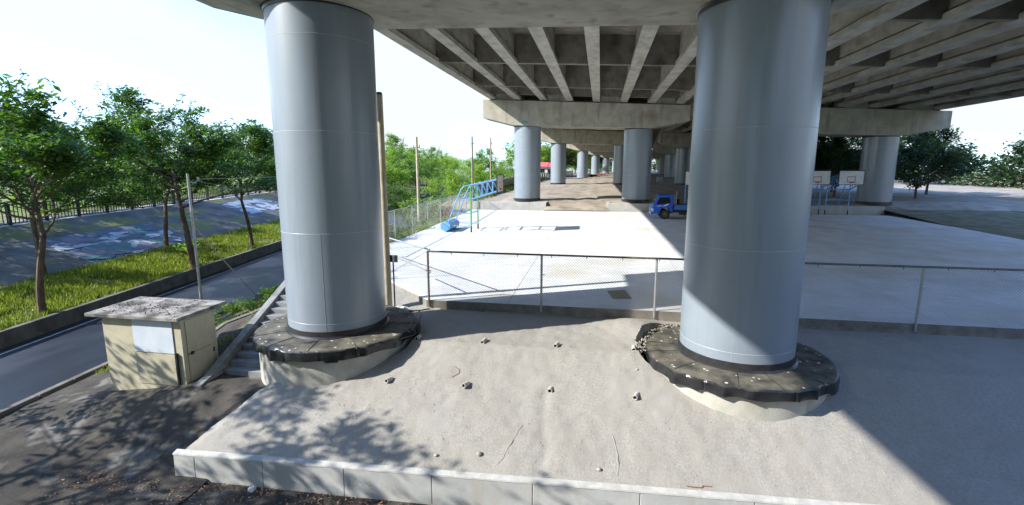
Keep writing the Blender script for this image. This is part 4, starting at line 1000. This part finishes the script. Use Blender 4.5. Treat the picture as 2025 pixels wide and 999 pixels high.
# trees and bushes right of the left column, along the road
def roadside(x, y): return zr(y) + .05
GT_ = 'bushy trees behind the court fence'
BL = [(pC, -16.6, 41, 20, .8, 'leafB', 'bright bush with forked stems left of the grey pole'),
      (pC, -15.2, 51, 200, .7, 'leafC', 'low bush leaning over the side fence right of the grey pole'),
      (pD, -30.7, 66.5, 300, 1.0, 'leafB', 'bright bushy tree right behind the thick pole'),
      (pD, -32.5, 77, 60, 1.05, 'leafC', 'tall bushy tree between the thick pole and the grey pole'),
      (pD, -33.5, 86, 160, 1.1, 'leafB', 'bright tall bushy tree directly behind the grey pole'),
      (pD, -35.5, 97, 250, 1.15, 'leafC', 'tall bushy tree just right of the grey pole top'),
      (pD, -36.5, 110, 15, 1.1, 'leafB', 'bright bushy tree halfway between the grey and the brown pole'),
      (pD, -24.5, 78, 75, .75, 'leafC', 'bushy tree with a bare sprig rising above the hoop arm'),
      (pC, -19.0, 62, 285, 1.0, 'leafB', 'bright rounded bush above the counterweight of the hoop'),
      (pC, -18.3, 70, 110, 1.1, 'leafB', 'bright rounded bush left of the brown wooden pole'),
      (pC, -16.6, 72, 145, 1.0, 'leafC', 'bushy tree between the brown pole and the nearest left far column'),
      (pD, -19.5, 92, 215, .85, 'leafB', 'bushy tree left of the nearest left far column'),
      (pC, -15.4, 76, 285, .8, 'leafD', 'dark bush just left of the nearest left far column'),
      (pD, -18.5, 104, 30, .9, 'leafC', 'bushy tree partly behind the nearest left far column'),
      (pE, -37, 21, 20, .8, 'leafD', 'broad dark tree on the levee path behind the nearest feathery tree'),
      (pE, -38, 28, 120, .85, 'leafC', 'broad tree on the levee left of the left column'),
      (pE, -39, 35.5, 220, .8, 'leafD', 'broad dark tree on the levee touching the left column'),
      (pE, -36, 14, 320, .85, 'leafC', 'broad tree on the levee at the far left'),
      (pE, -39, 74, 90, 1.0, 'leafC', 'broad tree on the levee behind the thick pole'),
      (pE, -39, 52, 150, .95, 'leafD', 'dark broad tree on the levee beyond the railing'),
      (pE, -42, 96, 240, 1.1, 'leafC', 'broad tree on the levee right of the grey pole'),
      (pE, -30, 122, 310, 1.1, 'leafC', 'broad far tree above the brown wooden pole')]
for pr, x, y, a, s_, lm, lab in BL:
    z = kz(x, y) if x < xk(y) else (roadside(x, y) if x < -15 or y < 44 else gsand(x, y)); 
    put_tree(pr, (x, y, z), R(a), s_, lab, lm, group=GT_)
# far belt
rnd = random.Random(17)
far = []
FB = [(-17.5, 128, 'behind the red roofed houses on the left'), (-11, 138, 'behind the red roofed houses on the right'), (-22, 150, 'far left of the red roofed houses'), (-11.5, 160, 'between the second and third left columns'),
      (-9, 178, 'right of the third left column'), (-4, 196, 'left of the fourth left column'), (-6, 215, 'between the fourth and fifth left columns'), (-14, 190, 'beyond the second left column'), (1, 232, 'left of the sixth left column')]
for i, (x, y, lab) in enumerate(FB):
    put_tree(pE, (x, y, gsand(x, y) - .1), R(rnd.uniform(0, 360)), rnd.uniform(1.15, 1.5), 'dense far tree ' + lab, rnd.choice(('leafC', 'leafB', 'leafD')), group='far trees at the end of the left viaduct')
# right side trees behind hoops
RB = [(19, 58, 'behind the first white board'), (24.5, 57, 'behind the second white board'), (31, 55, 'right of the white boards'), (36, 62, 'far right of the hoops'), (28, 66, 'in the second row behind the hoops'), (43, 56, 'at the far right edge'), (21, 70, 'in the second row behind the first board')]
for i, (x, y, lab) in enumerate(RB):
    put_tree(pE, (x, y, gsand(x, y) - .1), R(rnd.uniform(0, 360)), rnd.uniform(.85, 1.05), 'dark dense tree ' + lab, 'leafD', group='dark trees behind the right side of the court')
for i, (x, y, lab) in enumerate([(47, 90, 'nearest'), (50, 125, 'second'), (52, 160, 'third'), (45, 195, 'fourth'), (32, 215, 'fifth')]):
    put_tree(pE, (x, y, gsand(x, y) - .1), R(rnd.uniform(0, 360)), 1.4, f'dark far tree beyond the right viaduct, {lab} in line', 'leafD', group='dark trees beyond the right viaduct')
# continuous hedge masses far behind
def mass(name, pts, rad, n, size, m, lab):
    vs = []; fs = []; r_ = random.Random(len(pts))
    for (x, y, z) in pts: leaf_cluster(vs, fs, Vector((x, y, z)), rad, n, size, r_, .8)
    tag(fast(name, vs, fs, M[m]), lab, 'trees', kind='stuff')
pts = []
for i in range(150):
    t = i / 149; y = lerp(30, 210, t); x = xk(y) - lerp(17, 24, rnd.random()); pts.append((x, y, zr(y) + 2.7 + rnd.uniform(0, 3.4)))
mass('distant_woods', pts, 2.3, 230, .26, 'leafC', 'band of distant woods on the levee beyond the road')
pts = []
for i in range(150):
    y = lerp(64, 190, (i / 150) ** 1.3); d = rnd.uniform(1.5, 15); x = xk(y) - d; pts.append((x, y, kz(x, y) + rnd.uniform(.8, 4.6)))
mass('thicket', pts, 1.9, 260, .2, 'leafB', 'bright thicket filling the verge behind the bushy trees')
pts = []
for i in range(70):
    y = rnd.uniform(60, 100); x = rnd.uniform(-19.5, -14.8); pts.append((x, y, gsand(x, y) + rnd.uniform(-.6, 1.6)))
mass('thicket', pts, 1.1, 150, .14, 'leafC', 'low thicket beside the sandy ground left of the nearest far column')
pts = [(lerp(-35, 45, rnd.random()), 262 + rnd.uniform(-4, 8), 3 + rnd.uniform(0, 8)) for i in range(120)]
mass('distant_woods', pts, 3.5, 160, .5, 'leafC', 'distant woods across the far end of the bridge')
pts = [(54 + rnd.uniform(0, 6), lerp(40, 220, rnd.random()), 1 + rnd.uniform(0, 5)) for i in range(110)]
mass('distant_woods', pts, 3.0, 180, .45, 'leafD', 'dark woods on the far right beyond the second viaduct')
pts = [(lerp(-34, 40, rnd.random()), rnd.uniform(-24, -15), 1 + rnd.uniform(0, 8)) for i in range(110)]  # out-of-view foliage added to keep the columns' shaded sides dark
mass('woods', pts, 2.6, 170, .4, 'leafD', 'unseen band of woods added behind the camera for shade')
# shrubs: low plants along the fence, red-leaved plants, weeds
def shrub(loc, rad, h, n, size, m, lab, name='shrub', cat='plant', group=None, spiky=False, seed=0):
    root = empty(name, loc, lab, cat, group); r_ = random.Random(seed + int(abs(loc[0] * 31 + loc[1] * 17))); mb = MB(); vs = []; fs = []
    for i in range(9 if not spiky else 14):
        a = r_.uniform(0, 6.28); e = r_.uniform(.1, 1); tip = Vector((math.cos(a) * rad * e, math.sin(a) * rad * e, h * r_.uniform(.5, 1)))
        mb.tube((0, 0, -.1), tip * .6, .012, .008, n=4, caps=False); mb.tube(tip * .6, tip, .008, .005, n=4, caps=False)
        if not spiky: leaf_cluster(vs, fs, tip, rad * .4, n, size, r_, .8); leaf_cluster(vs, fs, tip * .6, rad * .4, n // 2, size, r_, .8)
        else:
            for k in range(n):
                t = r_.uniform(.3, 1); p = tip * t; d = Vector((r_.gauss(0, 1), r_.gauss(0, 1), r_.gauss(.7, .5))).normalized() * size * 3; s_ = d.orthogonal().normalized() * size * .25
                b = len(vs); vs += [p - s_, p + d * .5 - s_ * 1.2, p + d, p + d * .5 + s_ * 1.2]; fs.append((b, b + 1, b + 2, b + 3))
    mb.build('stem', M['bark'], root); fast('foliage', vs, fs, M[m], root)
    return root
for i, (x, y, lab) in enumerate([(-15.2, 33.2, 'left of the grey pole'), (-13.9, 31.9, 'close to the fence by the forked bush'), (-12.8, 38.2, 'right of the grey pole'), (-13.6, 36.2, 'just behind the grey pole')]):
    shrub((x, y, hleft(x, y)), .9, 1.5, 7, .10, 'leafR', 'dark red spiky plant ' + lab, 'red_leaved_plant', 'plant', 'dark red plants behind the fence', True)
for i, (x, y, lab) in enumerate([(-12.3, 24.5, 'nearest the thick pole'), (-12.2, 27.5, 'second from the thick pole'), (-12.0, 30.5, 'between the thick pole and the grey pole'), (-12.4, 34.8, 'at the foot of the grey pole'), (-12.6, 41.5, 'behind the hoop counterweight'), (-13.0, 47.5, 'under the hoop board')]):
    shrub((x, y, hleft(x, y) if y < 44 else gsand(x, y)), 1.1, 1.3, 45, .07, 'leafC', 'green shrub pressed against the side fence ' + lab, 'shrub', 'shrub', 'shrubs along the side fence')
shrub((-11.75, 37.0, zc(37)), .35, .9, 10, .04, 'leafF', 'red blossoming plant at the fence behind the hoop', 'flowering_plant', 'plant', 'red blossoming plants')
shrub((-11.8, 40.4, zc(40)), .3, .6, 10, .04, 'leafF', 'low red blossoming plant farther along the fence', 'flowering_plant', 'plant', 'red blossoming plants')
for i, (x, y, lab) in enumerate([(-14.2, 16.4, 'beside the stay cable'), (-13.6, 14.6, 'beside the shed roof'), (-13.2, 17.8, 'farther along the road edge'), (-12.4, 15.3, 'between the road and the stairs'), (-14.6, 19.2, 'at the broken kerb')]):
    shrub((x, y, hleft(x, y)), .6, .4, 40, .06, 'leafB', 'low leafy weed ' + lab, 'weed', 'weed', 'weeds on the bank by the road')
shrub((-24.0, 24.6, -1.3), .7, .8, 8, .12, 'leafC', 'spiky green plant at the foot of the nearest feathery tree', 'agave', 'plant', None, True)
# grass blades
def blades(name, n, fn, hmin, hmax, lab, seed):
    r_ = random.Random(seed); vs = []; fs = []
    for _ in range(n):
        p = fn(r_)
        if p is None: continue
        h = r_.uniform(hmin, hmax); a = r_.uniform(0, 6.28); wv = Vector((math.cos(a), math.sin(a), 0)) * h * .12; ln = Vector((r_.gauss(0, .3), r_.gauss(0, .3), 1)) * h
        b = len(vs); p = Vector(p); vs += [p - wv, p + wv, p + ln]; fs.append((b, b + 1, b + 2))
    tag(fast(name, vs, fs, M['grass']), lab, 'grass', kind='stuff')
def fv(r_):
    y = 12 + 40 * r_.random() ** 1.6; d = r_.uniform(.25, 5.0); x = xk(y) - d
    if nz3(x, y, 0, .6) < -.3 and r_.random() < .8: return None
    return (x, y, hgrass(x, y) - .02)
blades('verge_grass', 60000, fv, .08, .3, 'bright green grass on the verge across the road', 1)
def ff(r_):
    y = r_.uniform(20, 44); x = -11.6 - abs(r_.gauss(0, .7)) - (y - 18) * .015
    return (x, y, hleft(x, y) - .02)
blades('fence_grass', 22000, ff, .15, .75, 'long grass growing along the side fence', 2)
def fb(r_):
    y = r_.uniform(11.5, 22); x = r_.uniform(xn(y) + .1, -10.4)
    if nz3(x, y, 5, .7) < .08: return None
    return (x, y, hleft(x, y) - .02)
blades('bank_grass', 16000, fb, .04, .18, 'short weeds on the dirt bank beside the stairs', 3)
def fp(r_):
    y = r_.uniform(48, 110); x = -13.2 + abs(r_.gauss(0, .6)); return (x, y, gsand(x, y) - .02)
blades('wall_grass', 9000, fp, .15, .6, 'grass tufts along the far panel wall', 4)

# ---------------------------------------------------------------- painted levee panels and railing
rnd = random.Random(31)
def onlev(y, d, off=.02): return (xk(y) - d, y, zr(y) + .9 + 1.85 * (d - 5) / 7 + off)
gm = [mat('mural_blue', (.05, .08, .11), (.10, .13, .16), 2), mat('mural_pale', (.26, .29, .32), (.38, .41, .43), 3), mat('mural_teal', (.05, .13, .14), (.08, .17, .17), 2), mat('mural_lilac', (.13, .12, .15), (.17, .155, .19), 2)]
def mural(y0, y1, d0, d1, seed, lab, ms):
    r_ = random.Random(seed); root = empty('wall_painting', onlev(y0, d0), lab, 'graffiti', 'graffiti on the levee')
    mb = MB(); mb.m = 0
    n = 10
    for i in range(n):
        a = lerp(y0, y1, i / n); b = lerp(y0, y1, (i + 1) / n)
        mb.mesh([onlev(a, d0, .004), onlev(b, d0, .004), onlev(b, d1, .004), onlev(a, d1, .004)], [(0, 1, 2, 3)])
    for lay in range(46):
        cy = r_.uniform(y0 + .6, y1 - .6); cdd = r_.uniform(d0 + .5, d1 - .5); ry = r_.uniform(.3, 1.1); rd = r_.uniform(.15, .6); ph = r_.uniform(0, 6.28)
        pts = []
        for i in range(14):
            a = 6.28 * i / 14; k = 1 + .35 * math.sin(3 * a + ph); yy = min(y1, max(y0, cy + ry * k * math.cos(a))); dd = min(d1, max(d0, cdd + rd * k * math.sin(a))); pts.append(onlev(yy, dd, .008 + lay * .0008))
        mb.m = r_.choice(ms); mb.mesh(pts, [tuple(range(14))])
    o = mb.build('painted_shapes', gm, root); o.location = -root.location
mural(21.5, 29.5, 5.3, 9.4, 1, 'blue, teal and lilac painted shapes on the levee behind the nearest tree', (0, 1, 2, 3, 1, 0))
mural(39.5, 47.0, 7.2, 11.0, 2, 'pale blue and white lettering shapes on the levee beside the left column', (1, 1, 0, 1))
RL = empty('levee_railing', (xk(40) - 12.2, 40, zr(40) + 2.7), 'dark railing along the top path of the levee', 'railing')
mb = MB()
for y in frange(14, 110, .22): p = (xk(y) - 12.3, y); mb.box(p[0] - .02, p[0] + .02, y - .02, y + .02, zr(y) + 2.85, zr(y) + 3.95)
o = mb.build('bars', M['dark'], RL); o.location = -RL.location
mb = MB()
for y in frange(14, 110, 2.2): p = (xk(y) - 12.3, y); mb.box(p[0] - .07, p[0] + .07, y - .07, y + .07, zr(y) + 2.6, zr(y) + 4.0)
o = mb.build('posts', M['dark'], RL); o.location = -RL.location; o['kind'] = 'stuff'
mb = MB()
for y in frange(14, 108, 2):
    for h_ in (2.86, 3.95): mb.tube((xk(y) - 12.3, y, zr(y) + h_), (xk(y + 2) - 12.3, y + 2, zr(y + 2) + h_), .035, n=6)
o = mb.build('rails', M['dark'], RL); o.location = -RL.location
